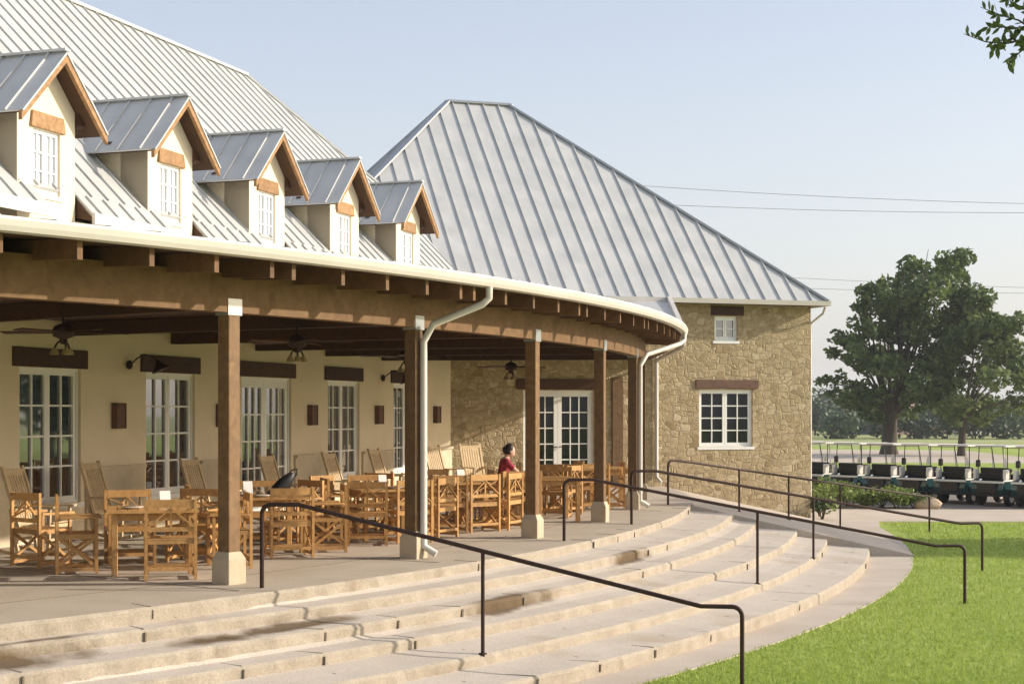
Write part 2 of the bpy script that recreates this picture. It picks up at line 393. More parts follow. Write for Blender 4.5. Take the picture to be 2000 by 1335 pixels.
# porch floor: from behind the walls out to the terrace edge
TH = [(-62 + i * 1.0) for i in range(73)]     # -62 .. 10
g = MB()
rows = [[pol(r, t, 0) for t in TH] for r in (18, 26, 30, 33.2)] + [[pol(rs(0, t) - .32, t, 0) for t in TH]]
g.grid(rows)
struct(g.build('porch_floor', 'floor'))

# steps: each tread is a curved slab, its stone riser a strip of its own
def jit(a): return random.uniform(-a, a)
NT = [(-62 + i * .25) for i in range(int((TEND + 62) / .25) + 1)]
for k in range(6):
    z1 = -k * H; z0 = z1 - H
    # edge stones: top band and riser face with slightly uneven arris
    e = MB(); rows = [[] for _ in range(5)]
    for t in NT:
        r = rs(k, t); a = jit(.012); c = jit(.010); d_ = jit(.008)
        rin = rs(k, t) - (.30 if k else .32)
        rows[0].append(pol(rin, t, z1 - .03)); rows[1].append(pol(rin, t, z1 + .003 + (.017 if k else 0)))
        rows[2].append(pol(r - .028 + a, t, z1 + .003 + d_ * .3)); rows[3].append(pol(r + a * .7, t, z1 - .03 + d_)); rows[4].append(pol(r + c - .012, t, z0 - .05))
    e.grid(rows)
    # end cap, so the open end of each step against the ramp is solid
    e.face([r_[-1] for r_ in rows])
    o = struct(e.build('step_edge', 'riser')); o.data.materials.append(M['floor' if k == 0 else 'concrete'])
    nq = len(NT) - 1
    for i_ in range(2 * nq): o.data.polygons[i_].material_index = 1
    tr = MB()
    for t0, t1 in zip(NT[:-1], NT[1:]):
        if k < 5: tr.face([pol(rs(k, t0) - .02, t0, z0 + .055), pol(rs(k + 1, t0) - .28, t0, z0 + .016), pol(rs(k + 1, t1) - .28, t1, z0 + .016), pol(rs(k, t1) - .02, t1, z0 + .055)])
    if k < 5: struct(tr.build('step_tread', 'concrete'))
    # dark open joint lines across the treads
wk = MB()
T6 = [(-62 + i * .5) for i in range(int((-.5 + 62) / .5) + 1)]
rows = [[pol(rs(5, t) - .03, t, LAWN + .012) for t in T6], [pol(rs(6, t), t, LAWN + .012) for t in T6], [pol(rs(6, t) + .01, t, LAWN - .03) for t in T6]]
wk.grid(rows); struct(wk.build('walkway', 'path'))
# ramp beside the wing: slopes from the porch floor down to the path
rp = MB()
TR = [TEND + i * .5 for i in range(int((9 - TEND) / .5) + 1)]
rad = [34.02 + i * .277 for i in range(17)]
rows = [[pol(r, t, max(LAWN + .014, -(r - 34.05) / (38.6 - 34.05) * 6 * H) if r > 34.05 else .002) for t in TR] for r in rad]
rp.grid(rows)
rp.face([r_[0] for r_ in rows] + [pol(rad[-1], TEND, LAWN - .1), pol(rad[0], TEND, LAWN - .1)])
struct(rp.build('ramp', 'path'))
g = MB(); g.face([pol(33.0, TEND + 0, .003), pol(34.1, TEND, .003)] + [pol(34.1, TEND + i, .003) for i in range(1, 18)] + [pol(33.0, TEND + i, .003) for i in range(17, 0, -1)])
struct(g.build('ramp_landing', 'path'))
# saw-cut joints in the paving
jt = MB()
for i, t in enumerate([-44 + 3.1 * j for j in range(12)]):
    for k in range(5):
        tt = t + (k % 2) * 1.3
        if tt > TEND - 1: continue
        z = -(k + 1) * H + .003
        a = pol(rs(k, tt) + .0, tt, z + .038); b = pol(rs(k + 1, tt) - .3, tt, z + .016)
        jt.bar(a, b, .012, .003)
for t in [-42 + 6.15 * j for j in range(7)]:
    jt.bar(pol(24, t, .002), pol(33.6, t, .002), .012, .004)
for r in (32.55,):
    for t0 in range(-60, -8):
        jt.bar(pol(r, t0, .002), pol(r, t0 + 1, .002), .014, .004)
for k in range(6):
    for i in range(22):
        tt = -46 + 1.9 * i + (k * 1.37) % 1.9 + random.uniform(-.25, .25)
        if tt > TEND - .6 or random.random() < .68: continue
        z1 = -k * H + .004
        w_ = random.choice((.008, .012, .02, .03))
        t2 = tt - random.uniform(0, .35)
        jt.bar(pol(rs(k, t2) - .29, t2, z1 + .013), pol(rs(k, tt) - .022, tt, z1 + .001), w_, .004)
        jt.bar(pol(rs(k, tt) + .004, tt, z1 - .03), pol(rs(k, tt) + .002, tt, z1 - H + .05), w_, .02, pol(1, tt, 0) - C0)
struct(jt.build('paving_joints', mat('joint', (.16, .125, .085), .9)))

# ------------------------------------------------------------------ walls with openings
def wall_open(P, a0, a1, z0, z1, holes, depth, out):
    """P(a, o, z) maps to the world; holes = (a0,a1,z0,z1); out = +1/-1 sign of the outward axis"""
    m = MB(); xs = sorted({a0, a1} | {h[0] for h in holes} | {h[1] for h in holes}); zs = sorted({z0, z1} | {h[2] for h in holes} | {h[3] for h in holes})
    for i in range(len(xs) - 1):
        for j in range(len(zs) - 1):
            cx = (xs[i] + xs[i + 1]) / 2; cz = (zs[j] + zs[j + 1]) / 2
            if any(h[0] < cx < h[1] and h[2] < cz < h[3] for h in holes): continue
            m.face([P(xs[i], 0, zs[j]), P(xs[i + 1], 0, zs[j]), P(xs[i + 1], 0, zs[j + 1]), P(xs[i], 0, zs[j + 1])])
    for h in holes:
        q = [(h[0], h[2]), (h[1], h[2]), (h[1], h[3]), (h[0], h[3])]
        for i in range(4):
            a, b = q[i], q[(i + 1) % 4]
            m.face([P(a[0], 0, a[1]), P(b[0], 0, b[1]), P(b[0], -depth * out, b[1]), P(a[0], -depth * out, a[1])])
        m.face([P(h[0], -depth * out, h[2]), P(h[1], -depth * out, h[2]), P(h[1], -depth * out, h[3]), P(h[0], -depth * out, h[3])])
    # body behind, closed as a solid slab
    bt = -.5 * out
    m.face([P(a0, bt, z0), P(a1, bt, z0), P(a1, bt, z1), P(a0, bt, z1)])
    m.face([P(a0, 0, z0), P(a0, bt, z0), P(a0, bt, z1), P(a0, 0, z1)]); m.face([P(a1, 0, z0), P(a1, bt, z0), P(a1, bt, z1), P(a1, 0, z1)])
    m.face([P(a0, 0, z1), P(a1, 0, z1), P(a1, bt, z1), P(a0, bt, z1)])
    return m

def window(parent, off, P, a0, a1, z0, z1, o, out, leaves, cols, rows, top=.07, bot=.07, kind='window', stile=.06, sill=True, mw=.028, gm='glass'):
    """frame mesh with mullion and glazing bars; the glass is its sub-part"""
    f = MB(); fd = .05
    def b(x0, x1, y0, y1, d=fd, oo=0):
        f.box8([P(x0, o + (oo - d) * out, y0), P(x1, o + (oo - d) * out, y0), P(x1, o + oo * out, y0), P(x0, o + oo * out, y0), P(x0, o + (oo - d) * out, y1), P(x1, o + (oo - d) * out, y1), P(x1, o + oo * out, y1), P(x0, o + oo * out, y1)])
    fr = .035
    b(a0, a0 + fr, z0, z1, .07, .02); b(a1 - fr, a1, z0, z1, .07, .02); b(a0 + fr, a1 - fr, z1 - fr, z1, .07, .02); b(a0 + fr, a1 - fr, z0, z0 + fr, .07, .02)
    iw = (a1 - a0 - 2 * fr) / leaves
    for i in range(leaves):
        x0 = a0 + fr + i * iw + .003; x1 = x0 + iw - .006
        b(x0, x0 + stile, z0 + fr, z1 - fr); b(x1 - stile, x1, z0 + fr, z1 - fr)
        b(x0 + stile, x1 - stile, z1 - fr - top, z1 - fr); b(x0 + stile, x1 - stile, z0 + fr, z0 + fr + bot)
        gx0, gx1, gz0, gz1 = x0 + stile, x1 - stile, z0 + fr + bot, z1 - fr - top
        for c in range(1, cols):
            x = gx0 + (gx1 - gx0) * c / cols; b(x - mw / 2, x + mw / 2, gz0, gz1, .03, -.004)
        for r_ in range(1, rows):
            z = gz0 + (gz1 - gz0) * r_ / rows; b(gx0, gx1, z - mw / 2, z + mw / 2, .03, -.007)
    if sill: b(a0 - .05, a1 + .05, z0 - .07, z0 - .002, .12, .10)
    fo = f.build(kind, 'white', parent, off)
    for i in range(leaves):
        p = MB(); x0 = a0 + fr + i * iw + stile * .5; x1 = a0 + fr + (i + 1) * iw - stile * .5
        tl = random.uniform(-.006, .006)
        p.box8([P(x0, o - .040 * out, z0 + fr + .02), P(x1, o - (.040 + tl) * out, z0 + fr + .02), P(x1, o - (.034 + tl) * out, z0 + fr + .02), P(x0, o - .034 * out, z0 + fr + .02),
                P(x0, o - .040 * out, z1 - fr - .02), P(x1, o - (.040 + tl) * out, z1 - fr - .02), P(x1, o - (.034 + tl) * out, z1 - fr - .02), P(x0, o - .034 * out, z1 - fr - .02)])
        p.build('pane', gm, fo, off)
    if 'door' in kind:
        h = MB(); xm = (a0 + a1) / 2
        for s_ in (-1, 1):
            x = xm + s_ * .045; h.tube([P(x, o + .05 * out, z0 + 1.0), P(x + s_ * .10, o + .05 * out, z0 + 1.0)], .012, 6)
            h.tube([P(x, o, z0 + 1.0), P(x, o + .05 * out, z0 + 1.0)], .012, 6)
        h.build('handle', 'iron', fo, off)
    return fo

def wedge(P, a0, a1, o0, o1, z0, z1):
    m = MB(); m.box8([P(a0, o0, z0), P(a1, o0, z0), P(a1, o1, z0), P(a0, o1, z0), P(a0, o0, z1), P(a1, o0, z1), P(a1, o1, z1), P(a0, o1, z1)]); return m

def seamed(poly, along, spacing, thick=.05, rib=.036, ribw=.025, start=0.0, m=None):
    """standing seam roof plane: polygon slab plus raised ribs running up the slope"""
    m = m or MB(); poly = [V(p) for p in poly]
    nr = (poly[1] - poly[0]).cross(poly[2] - poly[0]).normalized()
    if nr.z < 0: poly = list(reversed(poly)); nr = -nr
    al = V(along).normalized(); up = nr.cross(al).normalized()
    if up.z < 0: up = -up
    m.prism([p - nr * thick for p in poly], nr * thick)
    o0 = poly[0]; pu = [((p - o0).dot(al), (p - o0).dot(up)) for p in poly]
    u0 = min(a for a, b in pu); u1 = max(a for a, b in pu); u = u0 + spacing * (.5 + start)
    while u < u1:
        hits = []
        for i in range(len(pu)):
            (a, b), (c, d) = pu[i], pu[(i + 1) % len(pu)]
            if (a - u) * (c - u) < 0: hits.append(b + (d - b) * (u - a) / (c - a))
        if len(hits) >= 2:
            lo, hi = min(hits), max(hits)
            if hi - lo > .15:
                uu = u + random.uniform(-.006, .006)
                p0 = o0 + al * uu + up * (lo + .01) + nr * (rib / 2 - .004); p1 = o0 + al * u + up * (hi - .01) + nr * (rib / 2 - .004)
                m.obox((p0 + p1) / 2, (p1 - p0) / 2, al * ribw / 2, nr * rib / 2)
        u += spacing
    return m

# ------------------------------------------------------------------ main (stucco) building
BO = mp(4, 0, 0)
main = thing('stucco_building', 'long cream stucco clubhouse with silver metal roof and row of gabled dormers', 'building', BO)
EZ = 4.75
HALF = .74
wins = [(.08, 1.54, .53, 2.52), (3.30, 4.80, .53, 2.52), (6.40, 8.32, .02, 2.52), (9.90, 11.40, .53, 2.52), (13.18, 14.65, .53, 2.52), (-3.3, -1.8, .53, 2.52), (-6.6, -5.1, .53, 2.52)]
wl = wall_open(mp, -9, 16.9, -.5, 4.72, wins, .14, 1)
wl.face([mp(-9, 0, -.5), mp(-9, -9.4, -.5), mp(-9, -9.4, 4.72), mp(-9, 0, 4.72)])
wl.face([mp(-9, -9.4, -.5), mp(18, -9.4, -.5), mp(18, -9.4, 4.72), mp(-9, -9.4, 4.72)])
wl.build('wall', 'stucco', main, BO)
for i, h in enumerate(wins):
    if i == 2: window(main, BO, mp, *h, -.07, 1, 2, 3, 4, top=.16, bot=.30, kind='glazed_door', stile=.10, sill=False, mw=.03)
    else: window(main, BO, mp, *h, -.07, 1, 2, 2, 4)
    wedge(mp, h[0] - .16, h[1] + .14, -.05, .035, 2.522, 2.80).build('lintel', 'darkwood', main, BO, bevel=.008)
# stone base course between the openings
edges = sorted((h[0] - .10, h[1] + .10) for h in wins)
x = -9
for a, b in edges + [(16.6, 17)]:
    for (o0, o1, z0, z1) in ((-.02, .045, -.1, .99), (-.02, .085, .992, 1.05)):
        if a - x > .2: ws = MB(); ws.box8([mp(x, o0, z0), mp(a, o0, z0), mp(a, o1, z0), mp(x, o1, z0), mp(x, o0, z1), mp(a, o0, z1), mp(a, o1, z1), mp(x, o1, z1)]); ws.build('wainscot' if z0 < 0 else 'wainscot_ledge', M['base_stone'], main, BO)
    x = b

# roof: two 45 degree planes and two hips
RH = 5.3; RO = .6 - RH
T0, T1 = -14.3, 20.3
rf = MB()
seamed([mp(T0, .3, EZ + .3), mp(T1 - .3, .3, EZ + .3), mp(15, RO, EZ + RH), mp(-9, RO, EZ + RH)], D, .43, m=rf)
seamed([mp(T1, .6 - 2 * RH, EZ), mp(T0, .6 - 2 * RH, EZ), mp(-9, RO, EZ + RH), mp(15, RO, EZ + RH)], D, .43, m=rf)
seamed([mp(T1, .6, EZ), mp(T1, .6 - 2 * RH, EZ), mp(15, RO, EZ + RH)], N, .43, m=rf)
seamed([mp(T0, .6 - 2 * RH, EZ), mp(T0, .6, EZ), mp(-9, RO, EZ + RH)], N, .43, m=rf)
roof_main = rf.build('roof', 'roof', main, BO)
rc = MB(); up = (Z * .05)
rc.bar(mp(-9, RO, EZ + RH + .02), mp(15, RO, EZ + RH + .02), .16, .06)
rc.bar(mp(15, RO, EZ + RH + .02), mp(T1, .6, EZ + .02), .12, .05); rc.bar(mp(15, RO, EZ + RH + .02), mp(T1, .6 - 2 * RH, EZ + .02), .12, .05)
rc.build('ridge_cap', 'roof', roof_main, BO)
# eave strips with fascia, cut away in front of every dormer
TC = [.30 + 3.25 * k for k in range(5)] + [.30 - 3.25, .30 - 6.5]
cuts = sorted((tc - .33, tc + .70) for tc in TC)
x = -9.5; segs = []
for a, b in cuts + [(16.55, 17)]:
    segs.append((x, a)); x = b
ev = MB(); fa = MB(); ut = MB()
for a, b in segs:
    seamed([mp(a, .6, EZ), mp(b, .6, EZ), mp(b, .3, EZ + .3), mp(a, .3, EZ + .3)], D, .43, m=ev)
    fa.box8([mp(a - .02, .585, EZ - .16), mp(b + .02, .585, EZ - .16), mp(b + .02, .635, EZ - .16), mp(a - .02, .635, EZ - .16), mp(a - .02, .585, EZ + .02), mp(b + .02, .585, EZ + .02), mp(b + .02, .635, EZ + .02), mp(a - .02, .635, EZ + .02)])
    ut.face([mp(a, .58, EZ - .10), mp(b, .58, EZ - .10), mp(b, -.1, EZ + .05), mp(a, -.1, EZ + .05)])
    for e in (a, b):
        ut.face([mp(e, .585, EZ - .1), mp(e, .585, EZ - .02), mp(e, .3, EZ + .26), mp(e, .0, EZ + .3), mp(e, 0, EZ + .02)])
ev.build('roof_eave', 'roof', main, BO); fa.build('fascia', 'trim', main, BO); ut.build('soffit', 'soffit', main, BO)

# dormers
def dormer(tc, lab=None):
    fo = .30; hw = .665; ez = 5.98; rz = ez + .98; vo = .62      # face offset, half width, eave height, ridge height, verge offset
    def P(a, o, z): return mp(tc + a, o, z)
    zb = 4.05; zg = ez + (.98 - hw)
    m = MB()
    wx0, wx1, wz0, wz1 = -.31, .31, 4.95, 5.86
    # face wall with window opening
    fw = wall_open(lambda a, o, z: P(a, o + fo, z), -hw, hw, zb, zg, [(wx0, wx1, wz0, wz1)], .09, 1)
    fw.face([P(-hw, fo, zg), P(hw, fo, zg), P(0, fo, rz - .02)])
    for s_ in (-1, 1):   # cheeks run back into the main roof
        fw.face([P(s_ * hw, fo, zb), P(s_ * hw, fo, zg), P(s_ * hw, -1.2, zg), P(s_ * hw, -1.2, zb)])
    d = fw.build('dormer', 'stucco', main, BO)
    if lab: d['label'] = lab
    fr = MB(); p = MB()
    def b(x0, x1, y0, y1, o0=.215, o1=.262):
        fr.box8([P(x0, o0, y0), P(x1, o0, y0), P(x1, o1, y0), P(x0, o1, y0), P(x0, o0, y1), P(x1, o0, y1), P(x1, o1, y1), P(x0, o1, y1)])
    b(wx0, wx0 + .05, wz0, wz1); b(wx1 - .05, wx1, wz0, wz1); b(wx0 + .05, wx1 - .05, wz1 - .06, wz1); b(wx0 + .05, wx1 - .05, wz0, wz0 + .07)
    b(-.045, .045, wz0 + .07, wz1 - .06)
    for s_ in (-1, 1):
        b(s_ * .155 - .012, s_ * .155 + .012, wz0 + .07, wz1 - .06, .22, .25)
    for k in (1, 2):
        z = wz0 + .07 + (wz1 - wz0 - .13) * k / 3
        b(wx0 + .05, -.045, z - .012, z + .012, .22, .253); b(.045, wx1 - .05, z - .012, z + .012, .22, .253)
    b(wx0 - .05, wx1 + .05, wz0 - .06, wz0 - .002, .2, .33)
    fr.build('window_frame', 'white', d, BO)
    p.box8([P(wx0 + .02, .222, wz0 + .02), P(wx1 - .02, .222, wz0 + .02), P(wx1 - .02, .228, wz0 + .02), P(wx0 + .02, .228, wz0 + .02), P(wx0 + .02, .222, wz1 - .02), P(wx1 - .02, .222, wz1 - .02), P(wx1 - .02, .228, wz1 - .02), P(wx0 + .02, .228, wz1 - .02)])
    p.build('window_pane', 'sky_pane', d, BO)
    l_ = MB(); l_.box8([P(-.40, .25, wz1 + .002), P(.40, .25, wz1 + .002), P(.40, .345, wz1 + .002), P(-.40, .345, wz1 + .002), P(-.36, .25, wz1 + .24), P(.37, .25, wz1 + .23), P(.37, .335, wz1 + .23), P(-.36, .335, wz1 + .24)])
    l_.build('window_lintel', 'cedar', d, BO, bevel=.015)
    r_ = MB()
    for s_ in (-1, 1):
        bk = -1.9; seamed([P(s_ * 1.0, vo + .03, ez - .02), P(0, vo + .03, rz + .0), P(0, bk, rz + .0), P(s_ * 1.0, -.75, ez - .02)], N, .40, .025, .035, .022, .15, r_)
    r_.bar(P(0, vo + .035, rz + .02), P(0, -1.9, rz + .02), .12, .035)
    r_.build('dormer_roof', 'roof', d, BO)
    sf = MB()
    for s_ in (-1, 1):
        a = V(P(s_ * .98, 0, ez - .04)) - V(P(0, 0, rz - .04))
        sf.box8([P(0, -.9, rz - .075), P(s_ * .97, -.9, ez - .055), P(s_ * .97, vo - .005, ez - .055), P(0, vo - .005, rz - .075), P(0, -.9, rz - .045), P(s_ * .97, -.9, ez - .025), P(s_ * .97, vo - .005, ez - .025), P(0, vo - .005, rz - .045)])
    sf.build('dormer_soffit', 'soffit', d, BO)
    rk = MB()
    for s_ in (-1, 1):
        rk.box8([P(0, vo - .045, rz - .16), P(s_ * 1.0, vo - .045, ez - .16), P(s_ * 1.0, vo + .012, ez - .16), P(0, vo + .012, rz - .16), P(0, vo - .045, rz - .028), P(s_ * 1.0, vo - .045, ez - .03), P(s_ * 1.0, vo + .012, ez - .03), P(0, vo + .012, rz - .028)])
    rk.build('rake_board', 'cedar', d, BO)
    for s_ in (-1, 1):
        bk = MB(); bk.box8([P(s_ * (hw + .0), .30, zg - .30), P(s_ * (hw + .07), .30, zg - .30), P(s_ * (hw + .07), .36, zg - .24), P(s_ * hw, .36, zg - .24), P(s_ * hw, .30, zg - .02), P(s_ * (hw + .24), .30, zg - .24), P(s_ * (hw + .24), .36, zg - .24), P(s_ * hw, .36, zg - .02)])
        bk.build('eave_bracket', 'darkwood', d, BO); bk = MB()
        bk.box8([P(s_ * hw, -.35, zg - .22), P(s_ * (hw + .05), -.35, zg - .22), P(s_ * (hw + .05), -.25, zg - .22), P(s_ * hw, -.25, zg - .22), P(s_ * hw, -.35, zg - .06), P(s_ * (hw + .22), -.35, zg - .19), P(s_ * (hw + .22), -.25, zg - .19), P(s_ * hw, -.25, zg - .06)])
        bk.build('eave_bracket', 'darkwood', d, BO)
for i, tc in enumerate(TC): dormer(tc)

# ------------------------------------------------------------------ stone wing
WO = wp(4, 0, 0)
wing = thing('stone_building', 'tan rubble stone wing with tall hipped silver metal roof', 'building', WO)
wh = [(6.53, 8.04, .99, 2.46), (6.96, 7.61, 3.71, 4.34), (1.80, 3.66, .02, 2.42)]
ww = wall_open(wp, -6, 9.72, -1.3, 4.68, wh, .16, -1)
ww.face([wp(9.72, .5, -1.3), wp(9.72, 11, -1.3), wp(9.72, 11, 4.68), wp(9.72, .5, 4.68)]); ww.face([wp(-6, 11, -1.3), wp(9.72, 11, -1.3), wp(9.72, 11, 4.68), wp(-6, 11, 4.68)])
ww.build('wall', 'stone', wing, WO)
window(wing, WO, wp, *wh[0], .08, -1, 2, 2, 4, gm='dark_glass')
window(wing, WO, wp, *wh[1], .08, -1, 2, 1, 2, stile=.045)
window(wing, WO, wp, *wh[2], .08, -1, 2, 3, 5, top=.12, bot=.25, kind='glazed_door', stile=.10, sill=False, gm='dark_glass')
for (a, b, z0, z1, mt) in ((6.43, 8.2, 2.485, 2.71, 'rust'), (6.86, 7.78, 4.362, 4.6, 'darkwood'), (1.62, 3.85, 2.44, 2.70, 'darkwood')):
    wedge(wp, a, b, -.04, .1, z0, z1).build('lintel', mt, wing, WO, bevel=.01)
wedge(wp, 4.14, 4.42, -.06, .02, 0, 2.75).build('wall_post', 'column', wing, WO)
rf = MB()
wh_ = 5.82; zE = 4.72
A, B_, Cc, Dd = wp(-4.6, -.5, zE), wp(9.99, -.5, zE), wp(3.18, 5.5, zE + wh_), wp(1.375, 5.5, zE + wh_)
A2, B2 = wp(-4.6, 11.5, zE), wp(9.99, 11.5, zE)
seamed([A, B_, Cc, Dd], E, .445, rib=.045, ribw=.03, start=.2, m=rf); seamed([B2, A2, Dd, Cc], E, .445, rib=.045, ribw=.03, m=rf)
seamed([B_, B2, Cc], Q, .445, rib=.045, ribw=.03, m=rf); seamed([A2, A, Dd], Q, .445, rib=.045, ribw=.03, m=rf)
wr = rf.build('roof', 'roof', wing, WO)
rc = MB()
for a, b in ((Dd, Cc), (Cc, B_), (Dd, A), (Cc, B2), (Dd, A2)): rc.bar(a + Z * .035, b + Z * .035, .16, .06)
rc.build('ridge_cap', mat('ridge_metal', (.33, .35, .38), .45, metal=.3), wr, WO)
f = MB()
f.box8([wp(3.8, -.53, zE - .09), wp(10.02, -.53, zE - .09), wp(10.02, -.48, zE - .09), wp(3.8, -.48, zE - .09), wp(3.8, -.55, zE + .03), wp(10.02, -.55, zE + .03), wp(10.02, -.48, zE + .03), wp(3.8, -.48, zE + .03)])
f.box8([wp(9.98, -.48, zE - .09), wp(10.03, -.48, zE - .09), wp(10.03, 11.5, zE - .09), wp(9.98, 11.5, zE - .09), wp(9.98, -.48, zE + .03), wp(10.05, -.48, zE + .03), wp(10.05, 11.5, zE + .03), wp(9.98, 11.5, zE + .03)])
f.build('gutter', 'trim', wing, WO)
sfm = MB(); sfm.box8([wp(-1, -.475, zE - .07), wp(9.975, -.475, zE - .07), wp(9.975, .02, zE - .07), wp(-1, .02, zE - .07), wp(-1, -.475, zE - .052), wp(9.975, -.475, zE - .052), wp(9.975, .02, zE - .052), wp(-1, .02, zE - .052)])
sfm.build('soffit', 'soffit', wing, WO)
dp = MB(); dp.tube([wp(9.95, -.35, 4.6), wp(9.93, -.28, 4.45), wp(9.78, .12, 4.2), wp(9.78, .12, 3.9), wp(9.78, .12, -.6)], .032, 8); dp.build('downspout', 'trim', wing, WO)
dp = MB(); dp.tube([wp(5.32, -.07, 3.3), wp(5.32, -.07, .25), wp(5.40, -.2, .1)], .05, 8); dp.build('downspout', 'trim', wing, WO)

# ------------------------------------------------------------------ porch: curved roof, beam, rafters, columns
PO = pol(33, -22.87, 0)
porch = thing('curved_porch', 'curved timber porch with cream gutter and square posts along the terrace', 'porch', PO)
def inner(t, r0=30):
    """point where the radial line at angle t meets the main wall or the wing wall"""
    d_ = V((math.cos(R(t)), math.sin(R(t)), 0))
    best = 0
    for P0, nn in ((mp(0, -.05, 0), N), (wp(0, .05, 0), -Q)):
        den = d_.dot(nn)
        if abs(den) > 1e-4:
            r_ = (P0 - C0).dot(nn) / den
            if den > 0: best = max(best, r_)
    return best
GR = 33.94
TP = [-50 + i * .5 for i in range(int((50 - 4.6) / .5) + 1)]
pr = MB(); top = []; low = []
for t in TP:
    ri = min(inner(t), GR - .3)
    top.append((pol(GR - .06, t, 3.60), pol(ri, t, 4.28 + .38 * max(0, min(1, (t + 20) / 9)))))
pr.grid([[a for a, b in top], [b for a, b in top]])
for a, b in zip(top[::2], [x_[1] for x_ in top[::2]]): pr.bar(a[0] + Z * .012, b + Z * .012, .025, .036)
end_o = pol(GR - .06, -4.6, 3.60); end_i = wp(5.47, -.45, 4.68)
lo_o = top[-1][0]; lo_i = top[-1][1]
end_j = V((end_i.x, end_i.y, 4.66)); pr.face([lo_o, lo_i, mp(16.7, -.05, 4.66)]); pr.face([lo_o, mp(16.7, -.05, 4.66), end_j, end_o + V((.02, .05, 0))])
pr.build('porch_roof', 'roof', porch, PO)
vg = MB(); vg.bar(end_o + V((.03, .1, .02)), end_i + V((.03, 0, .03)), .10, .16); vg.build('verge_flashing', 'trim', porch, PO)
gt = MB(); TG = [-50 + i * .4 for i in range(int((50 - 3.4) / .4) + 1)]
prof = [(-.09, 3.59), (.03, 3.605), (.045, 3.575), (.03, 3.52), (.005, 3.475), (-.09, 3.465)]
gt.grid([[pol(GR + a, t, z) for t in TG] for a, z in prof + prof[:1]])
gt.face([pol(GR + a, TG[-1], z) for a, z in prof])
gt.build('gutter', 'trim', porch, PO)
dk = MB(); TD = TP
dk.grid([[pol(31.2, t, 3.63) for t in TD], [pol(GR - .1, t, 3.49) for t in TD]])
dk.build('soffit', 'soffit', porch, PO)
COLS = [-41.2, -35.1, -29.1, -22.87, -16.7, -10.57, -4.9]
rft = []
for i in range(len(COLS) - 1):
    a, b = COLS[i], COLS[i + 1]
    for k in range(4): rft.append(a + .28 + (b - a - .0) * k / 4.35)
    rft.append(b - .28)
rft = [-45.5, -44.1, -42.8, -41.5] + rft
for t in rft:
    m = MB(); d_ = (pol(1, t, 0) - C0); tn = V((-d_.y, d_.x, 0))
    a = pol(31.4, t, 3.515); b = pol(GR - .13, t, 3.385)
    m.obox((a + b) / 2, (b - a) / 2, tn * .030, Z * .095)
    m.build('rafter', 'rafter', porch, PO)
bm = MB(); TB = [-50 + i * .5 for i in range(int((50 - 3.6) / .5) + 1)]
sec = [(-.09, 2.96), (.09, 2.96), (.09, 3.385), (-.09, 3.385)]
bm.grid([[pol(33 + a, t, z) for t in TB] for a, z in sec + sec[:1]]); bm.face([pol(33 + a, TB[-1], z) for a, z in sec])
bm.build('beam', 'beam', porch, PO)
# flat ceiling boards and joists
ce = MB(); TCe = [-50 + i for i in range(47)]
ce.grid([[pol(min(inner(t), 32.8), t, 3.21) for t in TCe], [pol(32.9, t, 3.21) for t in TCe]])
ce.face([pol(32.9, TCe[-1], 3.21), pol(inner(TCe[-1]), TCe[-1], 3.21), mp(16.7, -.05, 3.21), wp(5.2, .05, 3.21), pol(33.6, -3.4, 3.21)])
ce.build('ceiling', 'darkwood', porch, PO)
for t in COLS:
    m = MB(); ri = inner(t) + .05
    if ri < 32.4: m.bar(pol(ri, t, 3.10), pol(32.9, t, 3.10), .14, .20); m.build('ceiling_joist', 'darkwood', porch, PO)
for t in COLS:
    d_ = (pol(1, t, 0) - C0).normalized(); tn = V((-d_.y, d_.x, 0)); c = pol(33, t, 0)
    m = MB(); m.obox(c + Z * 1.62, d_ * .086, tn * .086, Z * 1.33)
    cobj = m.build('column', 'column', porch, PO, bevel=.012)
    m = MB(); w_ = .132
    def ring(hw, z): return [c + d_ * a * hw + tn * b * hw + Z * z for a, b in ((-1, -1), (1, -1), (1, 1), (-1, 1))]
    rows = [ring(w_, -.02), ring(w_, .27), ring(.094, .35)]
    m.grid(rows, close=True); m.face(rows[-1])
    m.build('plinth', 'plinth', cobj, PO, bevel=.01)
    m = MB(); m.obox(c + Z * 3.02, d_ * .098, tn * .105, Z * .09)
    m.build('bracket', 'bracket', cobj, PO)
def spout(t, side, off):
    d_ = (pol(1, t, 0) - C0).normalized(); tn = V((-d_.y, d_.x, 0)); c = pol(33, t, 0)
    f_ = c + d_ * .14 + tn * side
    tg = t + off
    g0 = pol(GR - .02, tg, 3.47)
    m = MB(); m.tube([g0, g0 - Z * .14, g0 * .9 + (f_ + Z * 2.98) * .1 - Z * .17, g0 * .15 + (f_ + Z * 2.92) * .85, f_ + Z * 2.78, f_ + Z * 2.6, f_ + Z * .35, f_ + Z * .16, f_ + d_ * .16 + tn * .05 + Z * .06], .047, 10)
    return m.build('downspout', 'trim', porch, PO)
spout(-29.1, .02, .6); spout(-10.57, .02, 2.4)
m = MB(); g0 = pol(GR - .02, -3.8, 3.46); e0 = wp(5.32, -.07, 3.15)
m.tube([g0, g0 - Z * .12, g0 * .93 + e0 * .07 - Z * .14, g0 * .1 + e0 * .9 + Z * .02, e0], .045, 8); m.build('downspout', 'trim', porch, PO)

